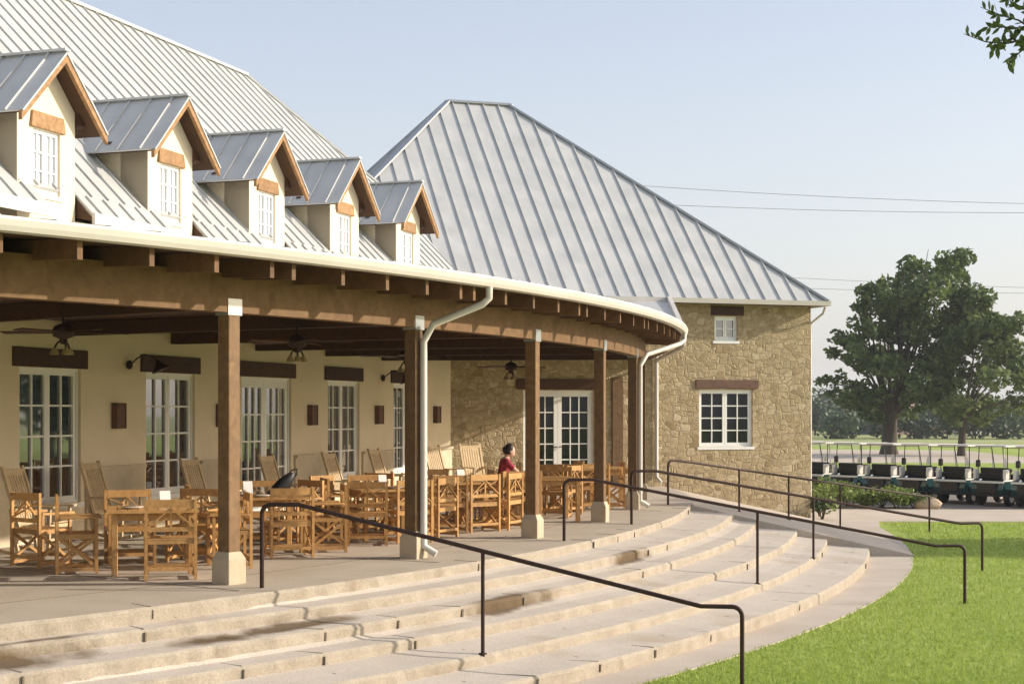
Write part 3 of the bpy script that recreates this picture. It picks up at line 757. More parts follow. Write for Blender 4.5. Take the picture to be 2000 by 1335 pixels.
# ------------------------------------------------------------------ ceiling fans, wall lamps
def fan(loc, rz, label):
    t = thing('ceiling_fan', label, 'ceiling fan', loc, rz, 'ceiling fans under the porch roof')
    m = MB(); m.tube([(0, 0, .42), (0, 0, .0)], .016, 8); m.lathe((0, 0, .36), [(.06, 0), (.05, .06)], 12); m.build('downrod', 'iron', t)
    m = MB(); m.lathe((0, 0, -.14), [(.04, 0), (.12, .03), (.13, .10), (.10, .15), (.03, .18)], 16); m.build('motor', 'iron', t)
    for k in range(5):
        a = 2 * math.pi * k / 5; d_ = V((math.cos(a), math.sin(a), 0)); n_ = V((-d_.y, d_.x, .12))
        m = MB(); m.obox(d_ * .44 + Z * -.06, d_ * .30, n_ * .065, V((0, 0, .006))); m.obox(d_ * .15 + Z * -.06, d_ * .06, n_ * .02, V((0, 0, .01))); m.build('blade', 'darkwood', t)
    m = MB()
    for k in range(3):
        a = 2 * math.pi * (k + .3) / 3; c = V((.10 * math.cos(a), .10 * math.sin(a), -.24)); m.tube([(0, 0, -.13), c * .7 - Z * .02, c], .012, 6); 
    m.lathe((0, 0, -.20), [(.03, 0), (.05, .04), (.04, .08)], 10)
    arm = m.build('light_arm', 'iron', t)
    for k in range(3):
        m = MB(); a = 2 * math.pi * (k + .3) / 3; c = V((.10 * math.cos(a), .10 * math.sin(a), -.32)); m.lathe(c, [(.055, 0), (.045, .04), (.02, .08)], 10)
        m.build('light_shade', 'lamp', arm)
    return t
fan0 = fan((-5.2, 17.8, 2.86), .5, 'brown five-bladed ceiling fan nearest the left edge of the photo')
for loc, rz, lb in (((-2.84, 20.3, 2.86), .1, 'brown ceiling fan above the table beside the leftmost post'), ((-1.75, 25.4, 2.86), .9, 'ceiling fan behind the post with the cream downspout'), ((-.02, 31.4, 2.86), .3, 'farthest ceiling fan in front of the stone wall and glazed doors')):
    dup(fan0, loc, rz, lb)
def wall_lamp(tpos, lab):
    p = mp(tpos, .05, 2.62); t = thing('wall_lamp', lab, 'wall lamp', p, math.atan2(N.y, N.x), 'gooseneck lamps on the stucco wall')
    # local x = outwards, y = along wall (D)
    m = MB(); m.lathe((-.03, 0, 0), [(.07, 0), (.07, .03), (.03, .05)], 12, (1, 0, 0)); m.build('wall_plate', 'iron', t)
    m = MB(); m.tube([(0, 0, 0), (.12, 0, .10), (.24, .02, .16), (.36, .05, .13), (.44, .07, .06)], .013, 8); m.build('arm', 'iron', t)
    m = MB(); ax = V((.35, .12, -.9)).normalized(); c = V((.44, .07, .07))
    m.lathe(c, [(.025, 0), (.05, .05), (.13, .14), (.15, .17)], 16, ax); m.build('lamp_shade', 'iron', t)
    m = MB(); m.ball(c + ax * .13, .05, .05, .05, 10, 6); m.build('bulb', 'lamp', t)
wall_lamp(2.78, 'gooseneck barn lamp on stucco wall between the two leftmost windows')
wall_lamp(12.55, 'gooseneck barn lamp on stucco wall beside the post with downspout')
for i, (tp, lb) in enumerate(((2.46, 'rust brown box light on stucco wall between the two leftmost windows'), (5.62, 'rust brown box light half hidden by the leftmost post'), (9.12, 'rust brown box light on the wall just right of the stucco wall glazed door'), (12.3, 'rust brown box light directly under the farther gooseneck lamp'), (15.62, 'rust brown box light nearest the corner with the stone wall'))):
    m = MB(); p = mp(tp, .0, 1.82)
    t = thing('wall_sconce', lb, 'wall light', p, math.atan2(N.y, N.x), 'box lights on the stucco wall')
    m.box(0, .11, -.125, .125, -.20, -.185); m.box(0, .11, -.125, .125, .185, .20); m.box(.0, .11, -.125, -.11, -.185, .185); m.box(0, .11, .11, .125, -.185, .185); m.box(0, .015, -.11, .11, -.185, .185)
    m.build('housing', 'rust', t); m = MB()
    m.box(.07, .095, -.11, .11, -.185, .185); m.build('front_panel', 'rust', t)

# ------------------------------------------------------------------ handrails
def railing(name, label, top, mids, kinks, end, extra_end=None):
    """top, mids, end are ground points; kinks: rail points between first and last post"""
    t = thing('handrail', label, 'handrail', top, 0, 'dark iron handrails on the terrace steps')
    L = V(top)
    r_ = MB(); r_.tube(kinks, .024, 10); r_.build('rail', 'iron', t, L)
    def on_rail(p):
        for a, b in zip(kinks[:-1], kinks[1:]):
            a = V(a); b = V(b); ab = V((b.x - a.x, b.y - a.y, 0)); L2 = ab.length_squared
            if L2 < 1e-5: continue
            u = (V((p.x - a.x, p.y - a.y, 0))).dot(ab) / L2
            if -.02 <= u <= 1.02: return a.z + (b.z - a.z) * u
        return p.z + .87
    for p in mids:
        p = V(p); m = MB(); m.tube([(p.x, p.y, p.z - .03), (p.x, p.y, on_rail(p) - .005)], .021, 10); m.lathe((p.x, p.y, p.z), [(.045, 0), (.045, .012), (.022, .016)], 10); m.build('post', 'iron', t, L)
def arc_end(a, b, zt, zb, n=5, rad=.10):
    """rail end: horizontal run from a to b then rounded down to the ground"""
    a = V(a); b = V(b); d_ = (b - a); d_.z = 0; d_.normalize(); out = []
    c = V((b.x, b.y, zt - rad)) - d_ * rad
    for i in range(n + 1):
        an = math.pi / 2 * i / n; out.append(c + d_ * rad * math.sin(an) + Z * rad * math.cos(an))
    out.append(V((b.x, b.y, zb - .03))); return out
def rail_from(top, end, hz0, hz1, mids, label, rt=.89, re=.87):
    a = V((top[0], top[1], 0)); b = V((end[0], end[1], 0)); d_ = (b - a).normalized(); L = (b - a).length
    za = ground(a.x, a.y); zb = ground(b.x, b.y); zt = za + rt; ze = zb + re
    k = [p for p in reversed(arc_end(a + d_ * hz0, a, zt, za))]
    k.append(a + d_ * hz0 + Z * zt); k.append(a + d_ * (L - hz1) + Z * ze)
    k += arc_end(b - d_ * hz1, b, ze, zb)
    ms = [V((*(a + d_ * L * u).xy, ground(*(a + d_ * L * u).xy))) for u in mids]
    railing('handrail', label, (a.x, a.y, za), ms, k, b)
rail_from((-2.67, 16.4), (2.36, 15.75), .40, .42, [.47], 'nearest dark iron handrail crossing the foreground steps')
rail_from((.76, 22.4), (6.78, 23.0), .42, .45, [.476], 'middle handrail starting beside the third post and ending in the lawn')
rail_from((2.0, 25.7), (8.48, 27.7), .42, .45, [.5], 'handrail starting beside the post with the farther downspout')
rail_from((3.16, 31.1), (10.0, 36.8), .3, .3, [.24, .42, .62], 'farthest handrail sloping past the stone building wall')

# ------------------------------------------------------------------ furniture
def make_chair(label):
    t = thing('folding_armchair', label, 'chair', (0, 0, 0), 0, 'teak folding armchairs around the porch tables')
    w_, d_ = .27, .22
    for sx in (-1, 1):
        m = MB(); m.obox((sx * w_, d_, .45), (.017, 0, 0), (0, .018, 0), (0, 0, .45)); m.build('leg', 'teak', t)
        m = MB(); m.obox((sx * w_, -d_, .315), (.017, 0, 0), (0, .018, 0), (0, 0, .315)); m.build('leg', 'teak', t)
        m = MB(); m.cbox(sx * w_ - .03, sx * w_ + .03, -d_ - .06, d_ - .02, .632, .66, .01); m.build('armrest', 'teak', t)
        m = MB(); m.bar((sx * w_, -d_, .08), (sx * w_, d_, .42), .018, .035); m.bar((sx * (w_ - .019), -d_, .42), (sx * (w_ - .019), d_, .08), .018, .035)
        m.bar((sx * w_, -d_, .05), (sx * w_, d_, .05), .025, .04); m.bar((sx * w_, -d_, .43), (sx * w_, d_, .43), .022, .05); m.build('side_brace', 'teak', t)
    m = MB()
    for k in range(7): y = -.20 + k * .066; m.box(-w_ + .02, w_ - .02, y - .027, y + .027, .445, .462)
    m.box(-w_ + .02, w_ - .02, -.235, -.21, .40, .444); m.box(-w_ + .02, w_ - .02, .20, .22, .40, .444)
    m.build('seat', 'teak', t)
    m = MB(); m.obox((0, d_ - .005, .85), (w_ - .02, 0, 0), (0, .014, 0), (0, 0, .045)); m.obox((0, d_ - .005, .565), (w_ - .02, 0, 0), (0, .012, 0), (0, 0, .025))
    m.obox((0, d_ - .005, .69), (.012, 0, 0), (0, .010, 0), (0, 0, .11))
    m.bar((-w_ + .02, d_ + .004, .59), (0, d_ + .004, .80), .016, .034, (0, 1, 0)); m.bar((w_ - .02, d_ - .006, .59), (0, d_ - .006, .80), .016, .034, (0, 1, 0))
    m.bar((-w_ + .02, d_ - .012, .80), (w_ - .02, d_ - .012, .60), .012, .026, (0, 1, 0))
    m.build('backrest', 'teak', t)
    m = MB(); m.box(-w_ + .02, w_ - .02, .205, .235, .10, .14); m.build('stretcher', 'teak', t); m = MB(); m.box(-w_ + .02, w_ - .02, -.235, -.205, .10, .14)
    m.build('stretcher', 'teak', t)
    return t
def make_table(label):
    t = thing('teak_table', label, 'table', (0, 0, 0), 0, 'square teak tables on the porch')
    m = MB()
    for k in range(9): x = -.46 + k * .115; m.box(x - .053, x + .053, -.46, .46, .715, .74)
    m.box(-.52, .52, -.52, -.463, .71, .741); m.box(-.52, .52, .463, .52, .71, .741)
    m.build('tabletop', 'teak', t)
    m = MB(); 
    for s_ in (-1, 1): m.box(-.40, .40, s_ * .43 - .012, s_ * .43 + .012, .62, .712); m.box(s_ * .43 - .012, s_ * .43 + .012, -.40, .40, .62, .711)
    m.build('apron', 'teak', t)
    for sx in (-1, 1):
        for sy in (-1, 1):
            m = MB(); m.cbox(sx * .43 - .035, sx * .43 + .035, sy * .43 - .035, sy * .43 + .035, 0, .708, .006); m.build('leg', 'teak', t)
    return t
def make_rocker(label):
    t = thing('rocking_chair', label, 'rocking chair', (0, 0, 0), 0, 'weathered rocking chairs along the wall')
    for s_ in (-1, 1):
        m = MB(); pts = []
        for k in range(13):
            u = -1 + k / 6; pts.append(V((s_ * .26, .12 + u * .48, .03 + .075 * u * u)))
        for a, b in zip(pts[:-1], pts[1:]): m.bar(a, b + (b - a) * .1, .03, .04)
        m.build('rocker', 'weathered', t)
        m = MB(); m.bar((s_ * .26, -.20, .05), (s_ * .26, -.22, .63), .04, .04); m.build('leg', 'weathered', t)
        m = MB(); m.bar((s_ * .24, .24, .04), (s_ * .25, .34, .62), .04, .04); m.build('leg', 'weathered', t)
        m = MB(); m.bar((s_ * .27, -.30, .645), (s_ * .27, .30, .64), .085, .025); m.build('armrest', 'weathered', t)
        m = MB(); m.bar((s_ * .25, .22, .38), (s_ * .25, .47, 1.16), .045, .04, (0, 1, 0)); m.build('back_post', 'weathered', t)
    m = MB()
    for k in range(7): y = -.24 + k * .075; z = .44 - k * .010; m.obox((0, y, z), (.25, 0, 0), (0, .031, -.004), (0, 0, .009))
    m.box(-.25, .25, -.23, -.20, .37, .425); m.build('seat', 'weathered', t)
    m = MB()
    for k in range(7): x = -.18 + k * .06; m.bar((x, .235, .44), (x, .440, 1.06), .045, .014, (0, 1, 0))
    m.bar((-.24, .445, 1.08), (.24, .445, 1.08), .03, .09); m.bar((-.24, .235, .43), (.24, .235, .43), .03, .06); m.build('backrest', 'weathered', t)
    m = MB(); m.bar((-.26, -.21, .22), (.26, -.21, .22), .03, .03); m.build('stretcher', 'weathered', t); m = MB(); m.bar((-.25, .27, .22), (.25, .27, .22), .03, .03); m.build('stretcher', 'weathered', t)
    return t

def face(dx, dy): return math.atan2(dx, -dy)      # local -y points along (dx, dy)
ch0 = tb0 = rk0 = None
def chair(x, y, dx, dy, label):
    global ch0
    if ch0 is None: ch0 = make_chair(label); ch0.location = (x, y, .004); ch0.rotation_euler = (0, 0, face(dx, dy))
    else: dup(ch0, (x, y, .004), face(dx, dy), label)
def table(x, y, rz, label):
    global tb0
    if tb0 is None: tb0 = make_table(label); tb0.location = (x, y, .004); tb0.rotation_euler = (0, 0, rz)
    else: dup(tb0, (x, y, .004), rz, label)
def rocker(x, y, dx, dy, label):
    global rk0
    if rk0 is None: rk0 = make_rocker(label); rk0.location = (x, y, .004); rk0.rotation_euler = (0, 0, face(dx, dy))
    else: dup(rk0, (x, y, .004), face(dx, dy), label)

table(-4.25, 18.15, .25, 'teak table nearest the left edge, left of the leftmost post')
chair(-3.86, 17.35, -.25, .97, 'teak armchair with its back to the camera, just left of the leftmost post')
chair(-5.12, 18.05, .95, .3, 'teak armchair left of the nearest table, seen from its side')
chair(-4.75, 19.1, .35, -.9, 'teak armchair behind the nearest table facing the steps')
chair(-3.42, 18.6, -.93, -.3, 'teak armchair right of the nearest table, half hidden by the leftmost post')
table(-3.35, 20.75, .35, 'teak table right behind the leftmost post with the black bag on it')
chair(-2.90, 19.95, -.35, .93, 'teak armchair with X back, right of the leftmost post behind the handrail')
chair(-2.50, 20.8, -.9, -.2, 'teak armchair seen from the side between the leftmost post and downspout post')
chair(-4.1, 20.5, .9, .3, 'teak armchair behind the leftmost post at its left')
chair(-3.6, 21.7, .3, -.9, 'teak armchair behind the table with the black bag')
table(-1.90, 22.9, .4, 'teak table directly left of the post with the cream downspout')
chair(-2.55, 22.7, .92, .3, 'teak armchair left of the table beside the downspout post')
chair(-2.2, 23.8, .4, -.9, 'teak armchair on the far side of the table left of the downspout post')
chair(-1.5, 22.2, -.5, .85, 'teak armchair almost hidden behind the downspout post')
table(-1.0, 25.0, .45, 'teak table directly right of the post with the cream downspout')
chair(-1.02, 23.95, -.3, .95, 'teak armchair with its back to the camera, just right of the downspout')
chair(-.55, 24.2, -.6, .8, 'teak armchair between the downspout post and the seated person')
chair(-.35, 25.3, -.95, .1, 'teak armchair with its back toward the seated person')
chair(-1.3, 25.9, .3, -.9, 'teak armchair beyond the table right of the downspout')
table(.62, 26.6, .2, 'teak table in front of the seated person, behind the third post')
chair(-.13, 26.1, .97, .22, 'teak armchair in which the person in red sits')
chair(.75, 27.4, -.2, -.97, 'teak armchair beyond the person’s table, behind the third post'.replace('’', "'"))
chair(-2.05, 21.75, -.1, 1, 'teak armchair whose back shows just left of the downspout post')
chair(-2.75, 23.6, .8, -.5, 'teak armchair half way between the black bag table and the wall')
chair(-.15, 24.7, -.9, .4, 'teak armchair left of and nearer than the seated person')
chair(-1.75, 25.2, .95, .1, 'teak armchair directly behind the downspout post')
chair(-4.0, 19.35, -.2, -.95, 'teak armchair beyond the nearest table, left of the leftmost post')
chair(-5.75, 18.75, .6, .8, 'teak armchair at the left edge turned from the nearest table')
chair(-3.05, 21.95, -.7, -.7, 'teak armchair beyond the black bag table, turned sideways')
chair(-2.25, 24.5, -.5, -.8, 'teak armchair near the sunlit wall left of the downspout post')
chair(-1.15, 22.95, -.9, .5, 'teak armchair immediately behind the downspout at floor level')
chair(.15, 25.6, -.3, .9, 'teak armchair with its back hiding the lap of the seated person')
chair(.95, 28.2, -.8, .5, 'teak armchair turned left between the third and fourth posts')
table(1.95, 31.6, .2, 'teak table half hidden behind the fourth post')
chair(1.55, 31.0, .9, .3, 'teak armchair directly behind the fourth post')
chair(.35, 30.0, .95, .1, 'teak armchair seen just left of the chairs below the glazed doors')
table(1.15, 30.2, .1, 'farthest teak table, in front of the stone wall glazed doors')
chair(.72, 28.9, .2, .97, 'teak armchair just right of the third post, below the glazed doors')
chair(1.08, 29.1, .1, .98, 'middle teak armchair of the three below the stone wall glazed doors')
chair(1.52, 29.3, -.3, .95, 'teak armchair beside the fourth post, below the glazed doors')
chair(1.95, 30.3, -.95, -.1, 'teak armchair right of the fourth post facing the farthest table')
rocker(-6.12, 20.1, .93, -.2, 'weathered rocking chair at the left edge of the photo')
rocker(-5.72, 22.3, .93, -.25, 'weathered rocking chair below the wall between the two leftmost windows')
rocker(-4.62, 23.9, .93, -.3, 'weathered rocking chair beside the leftmost post, near the second window')
rocker(-3.75, 26.0, .93, -.3, 'weathered rocking chair in front of the stucco wall glazed door')
rocker(-2.88, 27.6, .93, -.3, 'weathered rocking chair below the window left of the downspout post')
rocker(-2.30, 30.2, .93, -.3, 'weathered rocking chair against the sunlit wall left of the downspout post')
rocker(-1.38, 33.0, .8, -.6, 'weathered rocking chair in the sunlit corner by the stone wall')
rocker(-.72, 34.2, .5, -.85, 'weathered rocking chair just right of the stucco and stone wall corner')
rocker(-6.75, 18.4, .93, -.3, 'weathered rocking chair cut off by the left photo edge')

# things on the tables
def bag(x, y, z, rz, s, label):
    t = thing('bag', label, 'bag', (x, y, z), rz)
    m = MB(); n_ = 14; rows = []
    for h, f_ in ((0, .7), (.03, .9), (.10, 1.0), (.20, .85), (.28, .55), (.31, .25)):
        rows.append([V((math.cos(2 * math.pi * k / n_) * .13 * f_ * s * random.uniform(.93, 1.07) + .75 * h * s, math.sin(2 * math.pi * k / n_) * .085 * f_ * s, h * s)) for k in range(n_)])
    m.grid(rows, True, True); m.face(list(reversed(rows[0]))); m.face(rows[-1]); m.build('bag_body', 'black', t)
    m = MB(); m.tube([(.16 * s, 0, .24 * s), (.24 * s, .02, .34 * s), (.31 * s, .01, .36 * s), (.30 * s, 0, .28 * s), (.22 * s, 0, .20 * s)], .011, 8); m.build('bag_handle', 'black', t)
bag(-3.22, 20.8, .746, .25, 1.0, 'slouched black bag standing on the table behind the leftmost post')
bag(.30, 26.45, .746, 1.2, .85, 'small black bag on the table in front of the seated person')
def plate(x, y, label):
    m = MB(); m.lathe((0, 0, 0), [(.06, 0), (.08, .006), (.13, .018), (.135, .022), (.08, .012)], 24)
    o = m.build('plate', 'porcelain', loc=(x, y, .7455)); tag(o, label, 'plate', 'white plates on the porch tables')
plate(-3.35, 20.55, 'white plate beside the black bag on the second table'); plate(-4.45, 18.0, 'white plate on the table nearest the left edge'); plate(-1.75, 22.7, 'white plate on the table left of the downspout post'); plate(-1.15, 24.8, 'white plate on the table right of the downspout')
def holder(x, y, label):
    t = thing('menu_holder', label, 'menu holder', (x, y, .746), .5, 'folded white menus on the porch tables')
    m = MB(); m.box(-.07, .07, -.05, .05, 0, .012); m.build('base', 'darkwood', t)
    m = MB()
    for s_ in (-1, 1): m.box8([(-.065, s_ * .045 - .003, .012), (.065, s_ * .045 - .003, .012), (.065, s_ * .045 + .003, .012), (-.065, s_ * .045 + .003, .012), (-.065, s_ * .004 - .003, .19), (.065, s_ * .004 - .003, .19), (.065, s_ * .004 + .003, .19), (-.065, s_ * .004 + .003, .19)])
    m.build('card', 'porcelain', t)
holder(-4.15, 18.35, 'folded white menu on the table nearest the left edge'); holder(-.85, 25.2, 'folded white menu on the table right of the downspout'); holder(-3.6, 20.9, 'folded white menu on the table with the black bag'); holder(-1.95, 23.05, 'folded white menu on the table left of the downspout post')

# ------------------------------------------------------------------ the seated person
def skin(name, joints, edges, m, parent=None, voxel=.012, extra=None, sub=1):
    """one continuous surface grown from a skeleton, fused with a voxel remesh"""
    me = bpy.data.meshes.new(name); keys = list(joints); idx = {k: i for i, k in enumerate(keys)}
    me.from_pydata([joints[k][0] for k in keys], [(idx[a], idx[b]) for a, b in edges], [])
    o = bpy.data.objects.new(name, me); col.objects.link(o)
    o.modifiers.new('skin', 'SKIN'); sv = me.skin_vertices[0].data
    for k in keys:
        r_ = joints[k][1]; sv[idx[k]].radius = (r_, r_) if not isinstance(r_, tuple) else r_
    sv[0].use_root = True
    s_ = o.modifiers.new('sub', 'SUBSURF'); s_.levels = sub; s_.render_levels = sub
    dg = bpy.context.evaluated_depsgraph_get(); m1 = bpy.data.meshes.new_from_object(o.evaluated_get(dg))
    bpy.data.objects.remove(o)
    if extra:
        vs = [v.co.copy() for v in m1.vertices]; fs = [tuple(p.vertices) for p in m1.polygons]; b = len(vs)
        vs += extra.v; fs += [tuple(b + i for i in f_) for f_ in extra.f]
        m1 = bpy.data.meshes.new(name); m1.from_pydata([tuple(v) for v in vs], [], fs)
    o = bpy.data.objects.new(name, m1); col.objects.link(o)
    rm = o.modifiers.new('remesh', 'REMESH'); rm.mode = 'VOXEL'; rm.voxel_size = voxel; rm.use_smooth_shade = True
    dg = bpy.context.evaluated_depsgraph_get(); m2 = bpy.data.meshes.new_from_object(o.evaluated_get(dg)); o.modifiers.clear(); o.data = m2; m2.name = name
    for p in m2.polygons: p.use_smooth = True
    m2.materials.clear(); m2.materials.append(M[m])
    if parent: o.parent = parent
    return o
pt = thing('person', 'seated person with short dark hair in a red top, elbows toward the table', 'person', (-.13, 26.1, .004), face(.97, .22))
# local: -y is forward, seat top at .462
J = {'pelvis': ((0, .06, .58), .105), 'waist': ((0, .04, .74), .10), 'chest': ((0, .0, .93), (.125, .10)), 'upper': ((0, -.02, 1.04), .085), 'neck': ((0, -.045, 1.10), .05), 'skull': ((0, -.075, 1.17), .06)}
Ed = [('pelvis', 'waist'), ('waist', 'chest'), ('chest', 'upper'), ('upper', 'neck'), ('neck', 'skull')]
for s_, n_ in ((-1, 'l'), (1, 'r')):
    J.update({n_ + 'sh': ((s_ * .165, -.01, 1.02), .055), n_ + 'el': ((s_ * .20, -.22, .82), .040), n_ + 'wr': ((s_ * .10, -.42, .85), .026), n_ + 'pm': ((s_ * .07, -.49, .86), (.030, .016)),
              n_ + 'hip': ((s_ * .09, .02, .56), .085), n_ + 'kn': ((s_ * .12, -.42, .53), .058), n_ + 'an': ((s_ * .12, -.46, .11), .038), n_ + 'toe': ((s_ * .13, -.62, .045), .034)})
    Ed += [('upper', n_ + 'sh'), (n_ + 'sh', n_ + 'el'), (n_ + 'el', n_ + 'wr'), (n_ + 'wr', n_ + 'pm'), ('pelvis', n_ + 'hip'), (n_ + 'hip', n_ + 'kn'), (n_ + 'kn', n_ + 'an'), (n_ + 'an', n_ + 'toe')]
ex = MB(); hc = V((0, -.095, 1.215))
ex.ball(hc, .074, .092, .112, 16, 12); ex.ball(hc + V((0, -.03, -.055)), .055, .062, .058, 12, 8)
ex.ball(hc + V((0, -.096, -.02)), .013, .02, .024, 8, 6)                       # nose
for s_ in (-1, 1):
    ex.ball(hc + V((s_ * .075, .005, -.01)), .012, .022, .033, 8, 6)            # ears
    ex.ball(hc + V((s_ * .03, -.078, .012)), .014, .014, .010, 8, 6)            # brow and lids
    pm = V((s_ * .07, -.49, .86))
    for k, (dx, ln) in enumerate(((-.030, .062), (-.010, .075), (.010, .078), (.030, .065))):   # four fingers, curled
        a = pm + V((dx, -.02, 0)); b = a + V((dx * .3, -ln * .6, -.012)); c = b + V((0, -ln * .35, -.03)); ex.tube([a, b, c], [.010, .009, .007], 6)
    a = pm + V((-s_ * .028, .015, .0)); ex.tube([a, a + V((-s_ * .028, -.03, -.004)), a + V((-s_ * .034, -.062, -.012))], [.012, .011, .008], 6)   # thumb
ex.ball(hc + V((0, -.085, -.062)), .024, .012, .008, 8, 6)                      # lips
body = skin('body', J, Ed, 'skin', pt, .0105, ex)
sh = {k: J[k] for k in ('pelvis', 'waist', 'chest', 'upper', 'lsh', 'rsh', 'lel', 'rel')}
g_ = lambda r_, k: tuple(x_ * k for x_ in r_) if isinstance(r_, tuple) else r_ * k
sh = {k: (v[0], g_(v[1], 1.16)) for k, v in sh.items()}
for s_, n_ in ((-1, 'l'), (1, 'r')):
    a = V(J[n_ + 'sh'][0]); b = V(J[n_ + 'el'][0]); sh[n_ + 'el'] = (tuple(a.lerp(b, .62)), .056)
skin('red_top', sh, [('pelvis', 'waist'), ('waist', 'chest'), ('chest', 'upper'), ('upper', 'lsh'), ('upper', 'rsh'), ('lsh', 'lel'), ('rsh', 'rel')], 'red', pt, .013)
tr = {k: (J[k][0], g_(J[k][1], 1.18)) for k in ('pelvis', 'lhip', 'rhip', 'lkn', 'rkn', 'lan', 'ran')}
skin('trousers', tr, [('pelvis', 'lhip'), ('pelvis', 'rhip'), ('lhip', 'lkn'), ('rhip', 'rkn'), ('lkn', 'lan'), ('rkn', 'ran')], 'denim', pt, .013)
hr = MB(); n_ = 20; rows = []
for i in range(10):
    p = math.pi * (i + .05) / 10.5 * .74; row = []
    for k in range(n_):
        th_ = 2 * math.pi * k / n_; y_ = math.sin(th_); fr_ = max(0, -y_)
        pp = p * (1 - .72 * fr_); row.append(hc + V((math.cos(th_) * math.sin(pp) * .084, y_ * math.sin(pp) * .104 + .006, math.cos(pp) * .126 + random.uniform(-.003, .003))))
    rows.append(row)
hr.grid(rows, True, True); hr.ball(hc + V((0, .085, .02)), .05, .045, .06, 12, 8); hr.build('hair', 'hair', pt)

# ------------------------------------------------------------------ golf carts
def make_cart(label):
    t = thing('golf_cart', label, 'golf cart', (0, 0, 0), 0, 'golf carts parked in a row')
    # local +y forward, width 1.2, length 2.35
    m = MB()
    prof = [(-1.12, .34), (-1.16, .52), (-1.08, .74), (-.62, .80), (-.50, .52), (.18, .36), (.48, .38), (.70, .74), (.98, .70), (1.14, .50), (1.12, .30), (.40, .26), (-.5, .26)]
    poly = [V((-.56, y, z)) for y, z in prof]; m.prism(poly, (1.12, 0, 0))
    m.build('body', 'teal', t, bevel=.03)
    m = MB(); m.box(-.57, .57, -1.14, -.55, .742, .79) if False else None
    m = MB(); m.box(-.575, .575, -1.17, -1.10, .70, .765); m.box(-.575, -.545, -1.10, -.62, .752, .80); m.box(.545, .575, -1.10, -.62, .752, .80); m.build('rear_trim', 'cartwhite', t, bevel=.01)
    m = MB(); m.cbox(-.52, .52, -.62, -.08, .62, .76, .04); m.build('seat', 'black', t)
    m = MB()
    m.box8([(-.50, -.74, .80), (.50, -.74, .80), (.50, -.62, .78), (-.50, -.62, .78), (-.50, -.80, 1.16), (.50, -.80, 1.16), (.50, -.68, 1.17), (-.50, -.68, 1.17)]); m.build('seat_back', 'black', t, bevel=.035)
    for sx in (-1, 1):
        for yy, lean in ((-.86, .04), (.62, -.22)):
            m = MB(); m.tube([(sx * .52, yy, .70), (sx * .52, yy + lean * .5, 1.25), (sx * .50, yy + lean, 1.80)], .014, 6); m.build('roof_strut', 'black', t)
    m = MB(); m.cbox(-.55, .55, -1.00, .60, 1.80, 1.845, .03); m.build('roof', 'cartroof', t)
    m = MB(); m.lathe((-.24, .28, 1.0), [(.145, -.012), (.165, 0), (.145, .012), (.13, 0)], 16, (0, -.6, .8)); m.tube([(-.24, .28, 1.0), (-.24, .52, .70)], .02, 6); m.build('steering_wheel', 'black', t)
    m = MB(); m.box(-.50, .50, .50, .62, .70, .92); m.build('dashboard', 'black', t, bevel=.02)
    for sx in (-1, 1):
        for yy in (-.72, .80):
            m = MB(); m.lathe((sx * .50 - .085, yy, .225), [(.13, 0), (.205, .01), (.225, .04), (.225, .13), (.205, .16), (.13, .17)], 18, (1, 0, 0)); wo = m.build('wheel', 'tyre', t)
            m = MB(); m.lathe((sx * .585 - .01, yy, .225), [(.03, 0), (.12, .005), (.11, .02)], 14, (1, 0, 0)); m.build('rim', 'rim', wo)
    m = MB(); m.tube([(-.40, -.98, .78), (-.40, -.92, .98), (.40, -.92, .98), (.40, -.98, .78)], .012, 6); m.build('bag_rack', 'black', t)
    m = MB(); m.box(-.34, .34, -1.20, -.95, .38, .70); m.build('bag_well', 'black', t, bevel=.03)
    m = MB(); m.box(-.56, .56, -1.235, -1.165, .30, .37); m.build('bumper', 'tyre', t, bevel=.02)
    m = MB(); m.lathe((.47, -.90, 1.20), [(.045, 0), (.06, .03), (.06, .18), (.03, .24), (.03, .27)], 12); m.build('sand_bottle', 'cartwhite', t)
    m = MB(); m.cbox(-.53, -.41, -.99, -.85, 1.18, 1.40, .03); m.build('cooler_box', 'black', t)
    m = MB(); m.box(-.50, .50, .40, .415, .95, 1.74) if False else m.tube([(-.50, .52, .92), (-.49, .42, 1.74), (.49, .42, 1.74), (.50, .52, .92), (-.50, .52, .92)], .016, 6); m.build('windscreen_frame', 'cartwhite', t)
    m = MB(); m.box(-.58, -.48, -1.04, -.82, .80, 1.12); m.build('sweater_basket', 'cartwhite', t, bevel=.03); m = MB(); m.box(.48, .58, -1.04, -.82, .80, 1.12); m.build('sweater_basket', 'cartwhite', t, bevel=.03)
    return t
names = ['golf cart half hidden by the stone building corner', 'golf cart leftmost of those with a whole roof in view, above the low shrubs', 'second whole golf cart counted from the stone building', 'third whole golf cart counted from the stone building', 'golf cart in front of the big oak trunk, middle of the row', 'golf cart parked left of the two nearest carts', 'golf cart near the right photo edge showing its black seat back', 'golf cart cut by the right edge of the photo']
cart0 = None
for i, lb in enumerate(names):
    k = i - 1; loc = (11.05 + .87 * k, 53 - 1.08 * k, LAWN + .006); rz = -math.atan2(.785, .62)
    if cart0 is None: cart0 = make_cart(lb); cart0.location = loc; cart0.rotation_euler = (0, 0, rz)
    else: dup(cart0, loc, rz + random.uniform(-.03, .03), lb)

